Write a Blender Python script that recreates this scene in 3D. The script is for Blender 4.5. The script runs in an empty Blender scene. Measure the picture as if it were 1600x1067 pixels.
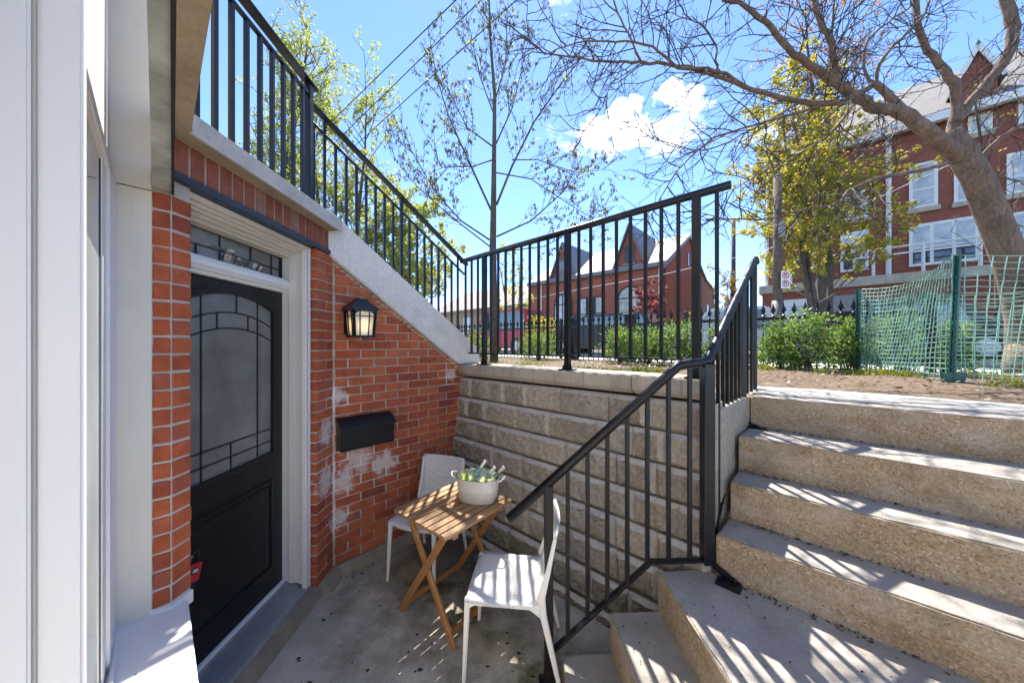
import bpy, bmesh, math, random
from mathutils import Vector, Matrix
rng = random.Random(11)
sc = bpy.context.scene
COL = sc.collection
V = Vector
F, CX, CY, H = 520.0, 800.0, 537.0, 1.82        # focal length in photo pixels, horizon, eye height above the court floor
# ------------------------------------------------------------------ camera
cam = bpy.data.cameras.new('camera'); camo = bpy.data.objects.new('camera', cam); COL.objects.link(camo)
cam.sensor_width = 36; cam.lens = 36*F/1600; cam.clip_start = .02; cam.clip_end = 2000
cam.shift_y = (CY-533.5)/1600
camo.location = (0,0,H); camo.rotation_euler = (math.radians(90),0,0)
sc.camera = camo
# ------------------------------------------------------------------ light
SUN_EL, SUN_AZ = math.radians(57), math.radians(-1.5)     # azimuth from +Y towards +X
w = bpy.data.worlds.new("World"); sc.world = w; w.use_nodes = True
nt = w.node_tree; N = nt.nodes; L = nt.links
N.clear()
out = N.new('ShaderNodeOutputWorld'); bg = N.new('ShaderNodeBackground'); L.new(bg.outputs[0], out.inputs[0])
sky = N.new('ShaderNodeTexSky'); sky.sky_type = 'NISHITA'; sky.sun_disc = False
sky.sun_elevation = SUN_EL; sky.sun_rotation = SUN_AZ
sky.air_density = 0.8; sky.dust_density = 0.25; sky.ozone_density = 5.5; sky.altitude = 3000
bg.inputs[1].default_value = 0.066
# clouds drifting in the sky: soft-edged masks by direction, broken up by noise
def mth(op, a, b=None, clamp=False):
    n = N.new('ShaderNodeMath'); n.operation = op; n.use_clamp = clamp
    for i, x in enumerate((a, b)):
        if x is None: continue
        if isinstance(x, (int, float)): n.inputs[i].default_value = x
        else: L.new(x, n.inputs[i])
    return n.outputs[0]
tc = N.new('ShaderNodeTexCoord')
nz = N.new('ShaderNodeTexNoise'); nz.inputs['Scale'].default_value = 15; nz.inputs['Detail'].default_value = 8; nz.inputs['Roughness'].default_value = .55
L.new(tc.outputs['Generated'], nz.inputs['Vector'])
nz2 = N.new('ShaderNodeTexNoise'); nz2.inputs['Scale'].default_value = 2.6; nz2.inputs['Detail'].default_value = 9; nz2.inputs['Roughness'].default_value = .6
mp = N.new('ShaderNodeMapping'); mp.inputs['Scale'].default_value = (1,1,2.2); mp.inputs['Location'].default_value = (-4.369,1.2017,-1.228)
L.new(tc.outputs['Generated'], mp.inputs['Vector']); L.new(mp.outputs[0], nz2.inputs['Vector'])
def cloud(px, py, rad, squash=1.5):
    d = V(((px-CX)/F, 1, (CY-py)/F)).normalized()
    sub = N.new('ShaderNodeVectorMath'); sub.operation = 'SUBTRACT'; sub.inputs[1].default_value = d; L.new(tc.outputs['Generated'], sub.inputs[0])
    mu = N.new('ShaderNodeVectorMath'); mu.operation = 'MULTIPLY'; mu.inputs[1].default_value = (1,1,squash); L.new(sub.outputs[0], mu.inputs[0])
    ln = N.new('ShaderNodeVectorMath'); ln.operation = 'LENGTH'; L.new(mu.outputs[0], ln.inputs[0])
    m = mth('SUBTRACT', 1.0, mth('DIVIDE', ln.outputs[1], rad))
    m = mth('ADD', m, mth('MULTIPLY', mth('SUBTRACT', nz.outputs[0], .5), 4.2))
    return mth('MULTIPLY', m, 1.5, True)
cl = cloud(966, 188, .062); cl = mth('MAXIMUM', cl, cloud(940, 200, .045)); cl = mth('MAXIMUM', cl, mth('MULTIPLY', cloud(1062, 152, .05), .5))
cl = mth('MAXIMUM', cl, cloud(990, 203, .045))
th = mth('MULTIPLY', mth('SUBTRACT', nz2.outputs[0], .58), 5.0, True)  # wider cloud field, mostly out of view, added as neutral fill light
th = mth('MULTIPLY', th, .9)
cl = mth('MAXIMUM', cl, th)
mix = N.new('ShaderNodeMixRGB'); L.new(cl, mix.inputs[0]); L.new(sky.outputs[0], mix.inputs[1]); mix.inputs[2].default_value = (11.5,11.3,11.0,1)
L.new(mix.outputs[0], bg.inputs[0])
sl = bpy.data.lights.new('sun', 'SUN'); sl.energy = 2.0; sl.angle = math.radians(.55); sl.color = (1,.95,.87)
so = bpy.data.objects.new('sun', sl); COL.objects.link(so)
sd = V((math.sin(SUN_AZ)*math.cos(SUN_EL), math.cos(SUN_AZ)*math.cos(SUN_EL), math.sin(SUN_EL)))
so.rotation_euler = sd.to_track_quat('Z','Y').to_euler(); so.location = (0,0,30)
sc.view_settings.view_transform = 'Standard'; sc.view_settings.look = 'None'; sc.view_settings.gamma = 1; sc.view_settings.use_curve_mapping = False
sc.view_settings.exposure = 2.95
sc.render.engine = 'CYCLES'
sc.cycles.max_bounces = 8; sc.cycles.diffuse_bounces = 5; sc.cycles.transparent_max_bounces = 12
sc.cycles.use_denoising = True
sc.cycles.caustics_reflective = False; sc.cycles.caustics_refractive = False
# ------------------------------------------------------------------ geometry helpers
def unp(px, py, D): return V(((px-CX)/F*D, D, H-(py-CY)/F*D))
l = V((.6833,.7302,0)); r = V((.7302,-.6833,0)); Z = V((0,0,1))
def rnd(a, b): return rng.uniform(a, b)
class MB:
    def __init__(s): s.v=[]; s.f=[]; s.m=[]
    def add(s, vs, fs, m=0):
        b=len(s.v); s.v += [V(x) for x in vs]; s.f += [[b+i for i in f] for f in fs]; s.m += [m]*len(fs)
    def face(s, pts, m=0): s.add(pts, [list(range(len(pts)))], m)
    def box(s, o, a, b, c, m=0):        # corner + three edge vectors
        o,a,b,c=V(o),V(a),V(b),V(c)
        vs=[o,o+a,o+a+b,o+b,o+c,o+a+c,o+a+b+c,o+b+c]
        fs=[[0,3,2,1],[4,5,6,7],[0,1,5,4],[1,2,6,5],[2,3,7,6],[3,0,4,7]]
        if a.cross(b).dot(c)<0: fs=[f[::-1] for f in fs]
        s.add(vs,fs,m)
    def abox(s, x0,x1,y0,y1,z0,z1,m=0): s.box((x0,y0,z0),(x1-x0,0,0),(0,y1-y0,0),(0,0,z1-z0),m)
    def bar(s, p0, p1, w, h=None, up=None, m=0):
        p0,p1=V(p0),V(p1); h=h or w; d=(p1-p0); u=up or (Z if abs(d.normalized().z)<.98 else V((1,0,0)))
        sx=d.cross(u).normalized(); uy=sx.cross(d).normalized()
        s.box(p0-sx*w/2-uy*h/2, d, sx*w, uy*h, m)
    def prism(s, poly, ext, m=0):
        poly=[V(p) for p in poly]; ext=V(ext); n=len(poly)
        nn=sum(((poly[i].cross(poly[(i+1)%n])) for i in range(n)),V((0,0,0)))
        if nn.dot(ext)>0: poly=poly[::-1]
        vs=poly+[p+ext for p in poly]
        s.add(vs,[list(range(n)),list(range(2*n-1,n-1,-1))]+[[(i+1)%n,i,n+i,n+(i+1)%n] for i in range(n)],m)
    def tube(s, pts, rad, n=6, cap=True, m=0):
        pts=[V(p) for p in pts]; k=len(pts)
        if not isinstance(rad,(list,tuple)): rad=[rad]*k
        d0=(pts[1]-pts[0]).normalized(); ref=Z if abs(d0.z)<.9 else V((1,0,0))
        sx=d0.cross(ref).normalized(); b=len(s.v)
        for i,p in enumerate(pts):
            if i==0: d=d0
            elif i==k-1: d=(pts[-1]-pts[-2]).normalized()
            else: d=((pts[i+1]-p).normalized()+(p-pts[i-1]).normalized()).normalized()
            sx=(sx-d*sx.dot(d)).normalized(); sy=d.cross(sx)
            for j in range(n):
                a=2*math.pi*j/n; s.v.append(p+(sx*math.cos(a)+sy*math.sin(a))*rad[i])
        for i in range(k-1):
            for j in range(n):
                j2=(j+1)%n; s.f.append([b+i*n+j,b+i*n+j2,b+(i+1)*n+j2,b+(i+1)*n+j]); s.m.append(m)
        if cap:
            s.f.append([b+j for j in range(n)][::-1]); s.m.append(m)
            s.f.append([b+(k-1)*n+j for j in range(n)]); s.m.append(m)
    def lathe(s, prof, c=(0,0,0), n=16, sx=1, sy=1, power=2, m=0):
        c=V(c); b=len(s.v)
        for rr,z in prof:
            for j in range(n):
                a=2*math.pi*j/n; ca,sa=math.cos(a),math.sin(a); e=2/power
                s.v.append(c+V((sx*rr*math.copysign(abs(ca)**e,ca), sy*rr*math.copysign(abs(sa)**e,sa), z)))
        for i in range(len(prof)-1):
            for j in range(n):
                j2=(j+1)%n; s.f.append([b+i*n+j,b+i*n+j2,b+(i+1)*n+j2,b+(i+1)*n+j]); s.m.append(m)
    def mesh(s, name, mats, bevel=0, smooth=False, seg=1):
        me=bpy.data.meshes.new(name); me.from_pydata([tuple(p) for p in s.v],[],s.f)
        for mt in (mats if isinstance(mats,(list,tuple)) else [mats]): me.materials.append(mt)
        if any(s.m): me.polygons.foreach_set('material_index', s.m)
        if bevel:
            bm=bmesh.new(); bm.from_mesh(me)
            bmesh.ops.bevel(bm, geom=list(bm.edges), offset=bevel, segments=seg, affect='EDGES', clamp_overlap=True)
            bm.to_mesh(me); bm.free()
        if smooth: me.polygons.foreach_set('use_smooth',[True]*len(me.polygons))
        me.update(); return me
    def build(s, name, mats, parent=None, local=False, **k):
        if parent is not None and not local:
            inv=WM[parent.name].inverted(); s.v=[inv@p for p in s.v]
        me=s.mesh(name,mats,**k); o=bpy.data.objects.new(name,me); COL.objects.link(o); o.parent=parent
        WM[o.name]=(WM[parent.name].copy() if parent is not None else Matrix.Identity(4))
        return o
WM={}
def tag(o, label, cat, group=None, kind=None):
    if label: o['label']=label
    if cat: o['category']=cat
    if group: o['group']=group
    if kind: o['kind']=kind
    return o
def thing(name, label, cat, loc=(0,0,0), rz=0, group=None):
    o=bpy.data.objects.new(name,None); COL.objects.link(o); o.empty_display_size=.1
    o.location=loc; o.rotation_euler=(0,0,rz); WM[o.name]=Matrix.Translation(V(loc))@Matrix.Rotation(rz,4,'Z')
    return tag(o,label,cat,group)
def inst(me, name, parent, M):           # an object sharing a mesh, placed by a world matrix
    o=bpy.data.objects.new(name,me); COL.objects.link(o); o.parent=parent
    m=WM[parent.name].inverted()@M if parent is not None else M
    o.matrix_local=m; WM[o.name]=M.copy(); return o
def frame(o, x, y, z=Z):
    m=Matrix.Identity(4)
    for i,a in enumerate((x,y,z)):
        for j in range(3): m[j][i]=a[j]
    for j in range(3): m[j][3]=o[j]
    return m
def struct(o): o['kind']='structure'; return o
# ------------------------------------------------------------------ materials
def mat(name, build):
    m=bpy.data.materials.new(name); m.use_nodes=True; n=m.node_tree.nodes; b=n['Principled BSDF']; build(m.node_tree,n,m.node_tree.links,b); return m
class NT:
    def __init__(s,nt): s.nt=nt; s.n=nt.nodes; s.l=nt.links
    def set(s,inp,x):
        if isinstance(x,(int,float,tuple)):
            inp.default_value = x if not isinstance(x,tuple) or len(inp.default_value)==len(x) else (*x,1)
        else: s.l.new(x,inp)
    def math(s,op,a,b=None,clamp=False):
        n=s.n.new('ShaderNodeMath'); n.operation=op; n.use_clamp=clamp; s.set(n.inputs[0],a)
        if b is not None: s.set(n.inputs[1],b)
        return n.outputs[0]
    def pos(s): return s.n.new('ShaderNodeNewGeometry').outputs['Position']
    def obj(s): return s.n.new('ShaderNodeTexCoord').outputs['Object']
    def rand(s): return s.n.new('ShaderNodeObjectInfo').outputs['Random']
    def map(s,v,scale=(1,1,1),loc=(0,0,0),rot=(0,0,0)):
        n=s.n.new('ShaderNodeMapping'); s.l.new(v,n.inputs[0]); n.inputs['Scale'].default_value=scale; n.inputs['Location'].default_value=loc; n.inputs['Rotation'].default_value=rot; return n.outputs[0]
    def noise(s,v,scale,detail=5,rough=.55,dist=0):
        n=s.n.new('ShaderNodeTexNoise'); s.l.new(v,n.inputs['Vector']); n.inputs['Scale'].default_value=scale; n.inputs['Detail'].default_value=detail; n.inputs['Roughness'].default_value=rough; n.inputs['Distortion'].default_value=dist; return n.outputs[0]
    def voro(s,v,scale,feature='F1'):
        n=s.n.new('ShaderNodeTexVoronoi'); s.l.new(v,n.inputs['Vector']); n.inputs['Scale'].default_value=scale; n.feature=feature; return n.outputs[0]
    def ramp(s,f,stops):
        n=s.n.new('ShaderNodeValToRGB'); s.l.new(f,n.inputs[0]); e=n.color_ramp.elements
        while len(e)<len(stops): e.new(.5)
        for i,(p,c) in enumerate(stops):
            e[i].position=p; e[i].color=(*c,1) if isinstance(c,tuple) else (c,c,c,1)
        return n.outputs[0]
    def mix(s,f,a,b,mode='MIX'):
        n=s.n.new('ShaderNodeMixRGB'); n.blend_type=mode; s.set(n.inputs[0],f)
        for i,x in ((1,a),(2,b)):
            if isinstance(x,tuple): n.inputs[i].default_value=(*x,1)
            else: s.l.new(x,n.inputs[i])
        return n.outputs[0]
    def bump(s,h,strength,dist=.01,nrm=None):
        n=s.n.new('ShaderNodeBump'); s.l.new(h,n.inputs['Height']); n.inputs['Strength'].default_value=strength; n.inputs['Distance'].default_value=dist
        if nrm is not None: s.l.new(nrm,n.inputs['Normal'])
        return n.outputs[0]
    def near(s,p,c,rad):     # soft ball mask in the world
        a=s.n.new('ShaderNodeVectorMath'); a.operation='DISTANCE'; s.l.new(p,a.inputs[0]); a.inputs[1].default_value=c
        return s.math('SUBTRACT',1.0,s.math('DIVIDE',a.outputs['Value'],rad),True)
def simple(name,col,rough=.5,metal=0,var=.08,scale=6,bump=0,bscale=80,spec=.5,rand=0):
    def b(nt_,n,lk,p):
        t=NT(nt_); v=t.obj(); f=t.noise(v,scale,6)
        lo=tuple(c*(1-var*2) for c in col); hi=tuple(min(1,c*(1+var*2)) for c in col)
        c=t.ramp(f,[(.25,lo),(.75,hi)])
        if rand: c=t.mix(rand,c,t.ramp(t.rand(),[(0,tuple(x*.6 for x in col)),(1,tuple(min(1,x*1.3) for x in col))]))
        lk.new(c,p.inputs['Base Color']); p.inputs['Roughness'].default_value=rough; p.inputs['Metallic'].default_value=metal; p.inputs['Specular IOR Level'].default_value=spec
        if bump: lk.new(t.bump(t.noise(v,bscale,4),bump),p.inputs['Normal'])
    return mat(name,b)
EFF=[((-1.27,2.74,.87),.30),((-1.34,2.66,.72),.22),((-1.37,2.63,1.40),.16),((-1.10,2.90,.78),.26),((-.62,3.40,1.50),.16),((-1.395,2.5,.80),.26),((-1.395,2.5,1.15),.2),((-1.37,2.63,.45),.2)]
def brick_mat(name, cols, eff=False, soot=0):
    def b(nt_,n,lk,p):
        t=NT(nt_); ps=t.pos(); rd=t.rand()
        c=t.ramp(rd,cols)
        f=t.noise(ps,14,7,.6); c=t.mix(.55,c,t.ramp(f,[(.3,(.55,.5,.5)),(.7,(1.35,1.3,1.3))]),'MULTIPLY')
        g=t.noise(t.map(ps,(1,1,.35)),3.2,6,.6)
        c=t.mix(t.ramp(g,[(.45,0.0),(.75,.30)]),c,(.10,.045,.03))
        if eff:
            m=None
            for cc,rr in EFF:
                q=t.near(ps,cc,rr); m=q if m is None else t.math('MAXIMUM',m,q)
            e=t.math('ADD',t.math('MULTIPLY',m,.57),t.math('MULTIPLY',t.noise(ps,16,9,.7),.9))
            # a little of each joint's bloom reaches the brick edges
            c=t.mix(t.ramp(e,[(.74,0.0),(.90,.75)]),c,(.62,.55,.50))
        lk.new(c,p.inputs['Base Color']); p.inputs['Roughness'].default_value=.82; p.inputs['Specular IOR Level'].default_value=.25
        h=t.math('ADD',t.noise(ps,260,3,.6),t.math('MULTIPLY',t.noise(ps,45,4),.8))
        lk.new(t.bump(h,.55,.004),p.inputs['Normal'])
    return mat(name,b)
M={}
M['brick']=brick_mat('red_brick',[(0,(.25,.060,.033)),(.2,(.36,.085,.038)),(.55,(.43,.108,.045)),(.85,(.46,.135,.06)),(1,(.31,.085,.055))],eff=True)
M['pierbrick']=brick_mat('orange_brick',[(0,(.30,.068,.036)),(.4,(.42,.095,.038)),(.8,(.48,.12,.045)),(1,(.35,.092,.055))])
M['soldier']=brick_mat('pink_brick',[(0,(.24,.085,.060)),(.5,(.30,.105,.075)),(.9,(.26,.09,.06)),(1,(.40,.30,.24))])
def _mort(nt_,n,lk,p):
    t=NT(nt_); ps=t.pos(); m=None
    for cc,rr in EFF:
        q=t.near(ps,cc,rr); m=q if m is None else t.math('MAXIMUM',m,q)
    c=t.ramp(t.noise(ps,18,6),[(.3,(.30,.25,.19)),(.7,(.46,.39,.31))])
    c=t.mix(t.math('MULTIPLY',m,1.5,True),c,(.66,.63,.58))
    lk.new(c,p.inputs['Base Color']); p.inputs['Roughness'].default_value=.95
    lk.new(t.bump(t.noise(ps,150,4),.6,.004),p.inputs['Normal'])
M['mortar']=mat('mortar',_mort)
M['palemortar']=simple('pale_mortar',(.46,.40,.34),.95,var=.1,bump=.5,bscale=150)
def _block(nt_,n,lk,p):
    t=NT(nt_); ps=t.pos()
    c=t.ramp(t.rand(),[(0,(.31,.265,.21)),(.5,(.45,.39,.31)),(1,(.38,.335,.285))])
    c=t.mix(.8,c,t.ramp(t.noise(ps,55,6,.7),[(.28,(.5,.48,.46)),(.5,(1,1,1)),(.74,(1.5,1.45,1.38))]),'MULTIPLY')
    c=t.mix(t.ramp(t.voro(ps,130),[(.0,.5),(.12,0)]),c,(.58,.52,.46))
    c=t.mix(t.ramp(t.noise(t.map(ps,(1,1,.5)),2.6,6),[(.5,0.0),(.8,.55)]),c,(.085,.075,.055))
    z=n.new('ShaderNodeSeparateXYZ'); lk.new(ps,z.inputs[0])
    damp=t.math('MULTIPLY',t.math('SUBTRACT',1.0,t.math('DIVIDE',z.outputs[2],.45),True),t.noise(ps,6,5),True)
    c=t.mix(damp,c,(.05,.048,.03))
    lk.new(c,p.inputs['Base Color']); p.inputs['Roughness'].default_value=.95; p.inputs['Specular IOR Level'].default_value=.15
    h=t.math('ADD',t.noise(ps,75,6,.7),t.math('MULTIPLY',t.noise(ps,22,4),.9))
    lk.new(t.bump(h,.9,.012),p.inputs['Normal'])
M['block']=mat('split_block',_block)
M['blockrim']=simple('block_rim',(.44,.40,.345),.95,var=.14,scale=14,bump=.6,bscale=120)
def conc(name,lo,hi,speck=.0,pits=.0,stain=(.10,.085,.06),stainamt=.4,scale=5,bs=120,bstr=.5,streak=False,moss_and_dark=False,broom=False,agg=0):
    def b(nt_,n,lk,p):
        t=NT(nt_); ps=t.pos()
        c=t.ramp(t.noise(ps,scale,8,.6),[(.28,lo),(.72,hi)])
        c=t.mix(.6,c,t.ramp(t.noise(ps,bs,5,.7),[(.3,(.72,.70,.68)),(.7,(1.25,1.24,1.22))]),'MULTIPLY')
        if agg:
            vn=n.new('ShaderNodeTexVoronoi'); lk.new(ps,vn.inputs['Vector']); vn.inputs['Scale'].default_value=125
            sv=n.new('ShaderNodeSeparateColor'); lk.new(vn.outputs['Color'],sv.inputs[0])
            peb=t.ramp(sv.outputs[0],[(0,(.16,.10,.055)),(.35,(.33,.235,.14)),(.6,(.42,.33,.22)),(.85,(.25,.20,.15)),(1,(.60,.52,.42))])
            c=t.mix(agg,c,peb)
            c=t.mix(t.ramp(t.noise(t.map(ps,(1,1,2.5)),3.0,6,.6),[(.42,0.0),(.7,.5)]),c,(.46,.42,.36))
        if speck: c=t.mix(t.ramp(t.voro(ps,170),[(.05,speck),(.18,0.0)]),c,(.52,.46,.38))
        h=t.noise(ps,bs,5,.65)
        if pits:
            q=t.ramp(t.voro(ps,42),[(.05,1.0),(.16,0.0)]); q=t.math('MULTIPLY',q,t.ramp(t.noise(ps,11,3),[(.45,0.0),(.6,1.0)]))
            c=t.mix(t.math('MULTIPLY',q,pits),c,(.06,.045,.03)); h=t.math('SUBTRACT',h,t.math('MULTIPLY',q,1.2))
        v=t.map(ps,(1,1,.18)) if streak else ps
        c=t.mix(t.ramp(t.noise(v,4.2,7,.65),[(.5,0.0),(.78,stainamt)]),c,stain)
        if streak: c=t.mix(t.ramp(t.noise(t.map(ps,(9,9,.5)),3,4),[(.58,0.0),(.74,stainamt*.7)]),c,stain)
        if moss_and_dark:
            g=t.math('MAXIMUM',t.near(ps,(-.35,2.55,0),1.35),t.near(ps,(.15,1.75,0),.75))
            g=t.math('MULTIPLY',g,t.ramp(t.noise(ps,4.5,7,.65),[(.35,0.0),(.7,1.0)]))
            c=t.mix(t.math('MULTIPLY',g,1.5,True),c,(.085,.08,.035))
            c=t.mix(t.math('MULTIPLY',t.near(ps,(-.35,3.15,0),1.0),.9,True),c,(.075,.068,.05))  # floor colour gets smoothly darker towards the far corner
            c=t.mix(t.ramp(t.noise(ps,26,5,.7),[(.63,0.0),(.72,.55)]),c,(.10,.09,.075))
        if broom:
            wv=n.new('ShaderNodeTexWave'); lk.new(t.map(ps,(1,1,1),(0,0,0),(0,0,.06)),wv.inputs[0]); wv.bands_direction='Y'; wv.inputs['Scale'].default_value=26; wv.inputs['Distortion'].default_value=3; wv.inputs['Detail'].default_value=3
            h=t.math('ADD',h,t.math('MULTIPLY',wv.outputs['Fac'],.16))
        lk.new(c,p.inputs['Base Color']); p.inputs['Roughness'].default_value=.93; p.inputs['Specular IOR Level'].default_value=.2
        lk.new(t.bump(h,bstr,.006),p.inputs['Normal'])
    return mat(name,b)
M['floor']=conc('court_concrete',(.43,.39,.33),(.55,.505,.44),moss_and_dark=True,broom=True,stainamt=.45,bs=90)
M['tread']=conc('tread_concrete',(.25,.23,.205),(.335,.31,.278),speck=.25,pits=.6,stainamt=.35,bs=110)
M['riser']=conc('riser_aggregate',(.25,.18,.105),(.42,.315,.20),speck=.8,pits=1.0,stain=(.12,.08,.04),stainamt=.6,bs=95,bstr=1.0,scale=22,agg=.62)
M['cap']=conc('cap_concrete',(.38,.335,.275),(.50,.445,.37),streak=True,stain=(.14,.105,.07),stainamt=.6,bs=130)
M['stringer']=conc('stringer_concrete',(.56,.54,.52),(.68,.66,.64),stain=(.28,.26,.24),stainamt=.45,bs=60,bstr=.2,scale=2.5)
M['coping']=conc('coping_concrete',(.44,.42,.39),(.60,.575,.54),speck=.5,pits=.4,stain=(.10,.09,.08),stainamt=.5,bs=160,bstr=.9)
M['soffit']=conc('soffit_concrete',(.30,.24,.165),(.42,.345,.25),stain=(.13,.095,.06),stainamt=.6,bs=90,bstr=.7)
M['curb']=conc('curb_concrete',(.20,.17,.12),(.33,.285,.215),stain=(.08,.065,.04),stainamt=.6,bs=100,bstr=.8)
def _metal(nt_,n,lk,p):
    t=NT(nt_); ps=t.pos()
    lk.new(t.ramp(t.noise(ps,7,5),[(.3,(.005,.005,.006)),(.7,(.011,.011,.013))]),p.inputs['Base Color'])
    lk.new(t.ramp(t.noise(ps,20,4),[(.3,.27),(.7,.42)]),p.inputs['Roughness']); lk.new(t.bump(t.noise(ps,60,3),.06,.01),p.inputs['Normal'])
    p.inputs['Specular IOR Level'].default_value=.35
M['iron']=mat('black_painted_iron',_metal)
M['white']=simple('white_vinyl',(.74,.71,.685),.42,var=.03,scale=2,bump=.03,bscale=12)
def _trim(col,rough):
    def b(nt_,n,lk,p):
        t=NT(nt_); ps=t.pos(); c=t.ramp(t.noise(ps,3,6),[(.25,tuple(x*.9 for x in col)),(.75,tuple(min(1,x*1.06) for x in col))])
        sp=t.math('MULTIPLY',t.ramp(t.voro(ps,34),[(.035,1.0),(.07,0.0)]),t.ramp(t.noise(ps,8,3),[(.52,0.0),(.62,1.0)]))
        c=t.mix(t.math('MULTIPLY',sp,.75),c,(.10,.07,.05)); c=t.mix(t.ramp(t.noise(t.map(ps,(1,1,.12)),9,6,.65),[(.52,0.0),(.8,.28)]),c,(.36,.30,.22))
        lk.new(c,p.inputs['Base Color']); p.inputs['Roughness'].default_value=rough; lk.new(t.bump(t.noise(ps,40,4),.15),p.inputs['Normal'])
    return b
M['cream']=mat('cream_trim',_trim((.66,.60,.51),.55))
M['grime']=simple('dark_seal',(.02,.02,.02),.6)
M['lintel']=simple('black_lintel',(.010,.014,.026),.35,var=.2)
def _door(nt_,n,lk,p):
    t=NT(nt_); ps=t.pos(); g=t.noise(t.map(ps,(30,30,2.2)),2.2,6,.65,1.6)
    lk.new(t.ramp(g,[(.3,(.004,.004,.005)),(.7,(.010,.010,.012))]),p.inputs['Base Color']); p.inputs['Roughness'].default_value=.36; p.inputs['Specular IOR Level'].default_value=.38
    lk.new(t.bump(g,.35,.006),p.inputs['Normal'])
M['door']=mat('black_woodgrain',_door)
def glass(name,col,rough,bump=0,bscale=60,spec=.8,trans=0):
    def b(nt_,n,lk,p):
        t=NT(nt_); ps=t.pos()
        lk.new(t.ramp(t.noise(ps,3.5,4),[(.3,tuple(c*.7 for c in col)),(.7,tuple(min(1,c*1.3) for c in col))]),p.inputs['Base Color'])
        p.inputs['Roughness'].default_value=rough; p.inputs['Specular IOR Level'].default_value=spec; p.inputs['IOR'].default_value=1.6
        if bump: lk.new(t.bump(t.noise(ps,bscale,3),bump,.004),p.inputs['Normal'])
    return mat(name,b)
M['frost']=glass('frosted_glass',(.15,.15,.14),.07,.55,120)
M['clearpane']=glass('clear_bevel_glass',(.15,.155,.15),.04,.06,30)
M['leadcame']=simple('black_came',(.012,.012,.012),.4)
M['wglass']=glass('window_glass',(.34,.36,.33),.06,.02,3)
M['alu']=simple('grooved_aluminium',(.36,.37,.39),.38,.55,var=.08,scale=9)
def wood(name,lo,hi,rough=.5,axis=(2,40,40),grey=0):
    def b(nt_,n,lk,p):
        t=NT(nt_); v=t.obj(); g=t.noise(t.map(v,axis),1.6,7,.65,1.2)
        c=t.mix(.35,t.ramp(g,[(.28,lo),(.72,hi)]),t.ramp(t.rand(),[(0,lo),(1,hi)]))
        lk.new(c,p.inputs['Base Color']); p.inputs['Roughness'].default_value=rough; lk.new(t.bump(g,.25,.003),p.inputs['Normal'])
    return mat(name,b)
M['acacia']=wood('oiled_acacia',(.24,.12,.045),(.42,.245,.115),.42)
M['acacia2']=wood('acacia_leg',(.24,.11,.035),(.40,.19,.065),.4,(20,20,2))
M['greywood']=wood('weathered_plank',(.17,.155,.14),(.36,.34,.31),.9,(3,3,3))
def _plastic(nt_,n,lk,p):
    t=NT(nt_); v=t.obj()
    p.inputs['Base Color'].default_value=(.70,.68,.66,1); p.inputs['Roughness'].default_value=.42; p.inputs['Subsurface Weight'].default_value=.0
    br=n.new('ShaderNodeTexBrick'); lk.new(t.map(v,(1,1,1)),br.inputs['Vector']); br.inputs['Scale'].default_value=1; br.inputs['Brick Width'].default_value=.022; br.inputs['Row Height'].default_value=.012; br.inputs['Mortar Size'].default_value=.0032; br.inputs['Mortar Smooth'].default_value=.4; br.inputs['Color1'].default_value=(1,1,1,1); br.inputs['Color2'].default_value=(.95,.95,.95,1); br.inputs['Mortar'].default_value=(.0,.0,.0,1)
    lk.new(t.mix(.22,(.72,.70,.68),t.mix(1.0,br.outputs['Color'],(.72,.70,.68),'MULTIPLY')),p.inputs['Base Color'])
    lk.new(t.bump(br.outputs['Color'],.45,.003),p.inputs['Normal'])
M['woven']=mat('woven_white_plastic',_plastic)
M['plastic']=simple('white_plastic',(.72,.70,.67),.4,var=.02)
M['enamel']=simple('white_enamel',(.66,.645,.61),.35,var=.05,scale=4)
M['soil']=conc('garden_soil',(.085,.06,.04),(.165,.118,.082),stain=(.07,.05,.03),stainamt=.5,bs=60,bstr=1.0)
M['lawn']=conc('verge_ground',(.05,.075,.02),(.10,.13,.04),stain=(.10,.08,.045),stainamt=.5,bs=30,bstr=1)
M['pave']=conc('sidewalk_concrete',(.40,.385,.36),(.50,.48,.45),stainamt=.25)
M['asphalt']=conc('asphalt',(.045,.045,.047),(.07,.07,.072),stainamt=.2)
def bark(name,lo,hi,sc_=9):
    def b(nt_,n,lk,p):
        t=NT(nt_); ps=t.pos(); f=t.noise(t.map(ps,(1,1,.45)),sc_,8,.65,.6)
        c=t.mix(.7,t.ramp(f,[(.28,lo),(.72,hi)]),t.ramp(t.noise(t.map(ps,(1,1,.22)),38,6,.7),[(.32,(.35,.33,.32)),(.6,(1.25,1.2,1.15))]),'MULTIPLY'); c=t.mix(t.ramp(t.noise(ps,2.5,5),[(.5,0.0),(.75,.5)]),c,tuple(x*.5 for x in lo))
        lk.new(c,p.inputs['Base Color']); p.inputs['Roughness'].default_value=.9
        lk.new(t.bump(t.math('ADD',f,t.math('MULTIPLY',t.noise(ps,60,4),.4)),.8,.03),p.inputs['Normal'])
    return mat(name,b)
M['bark']=bark('pinkish_bark',(.105,.066,.046),(.235,.155,.115))
M['twig']=simple('twig',(.055,.040,.034),.85,var=.15)
M['darkbark']=bark('dark_bark',(.07,.055,.042),(.15,.12,.09))
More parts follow.
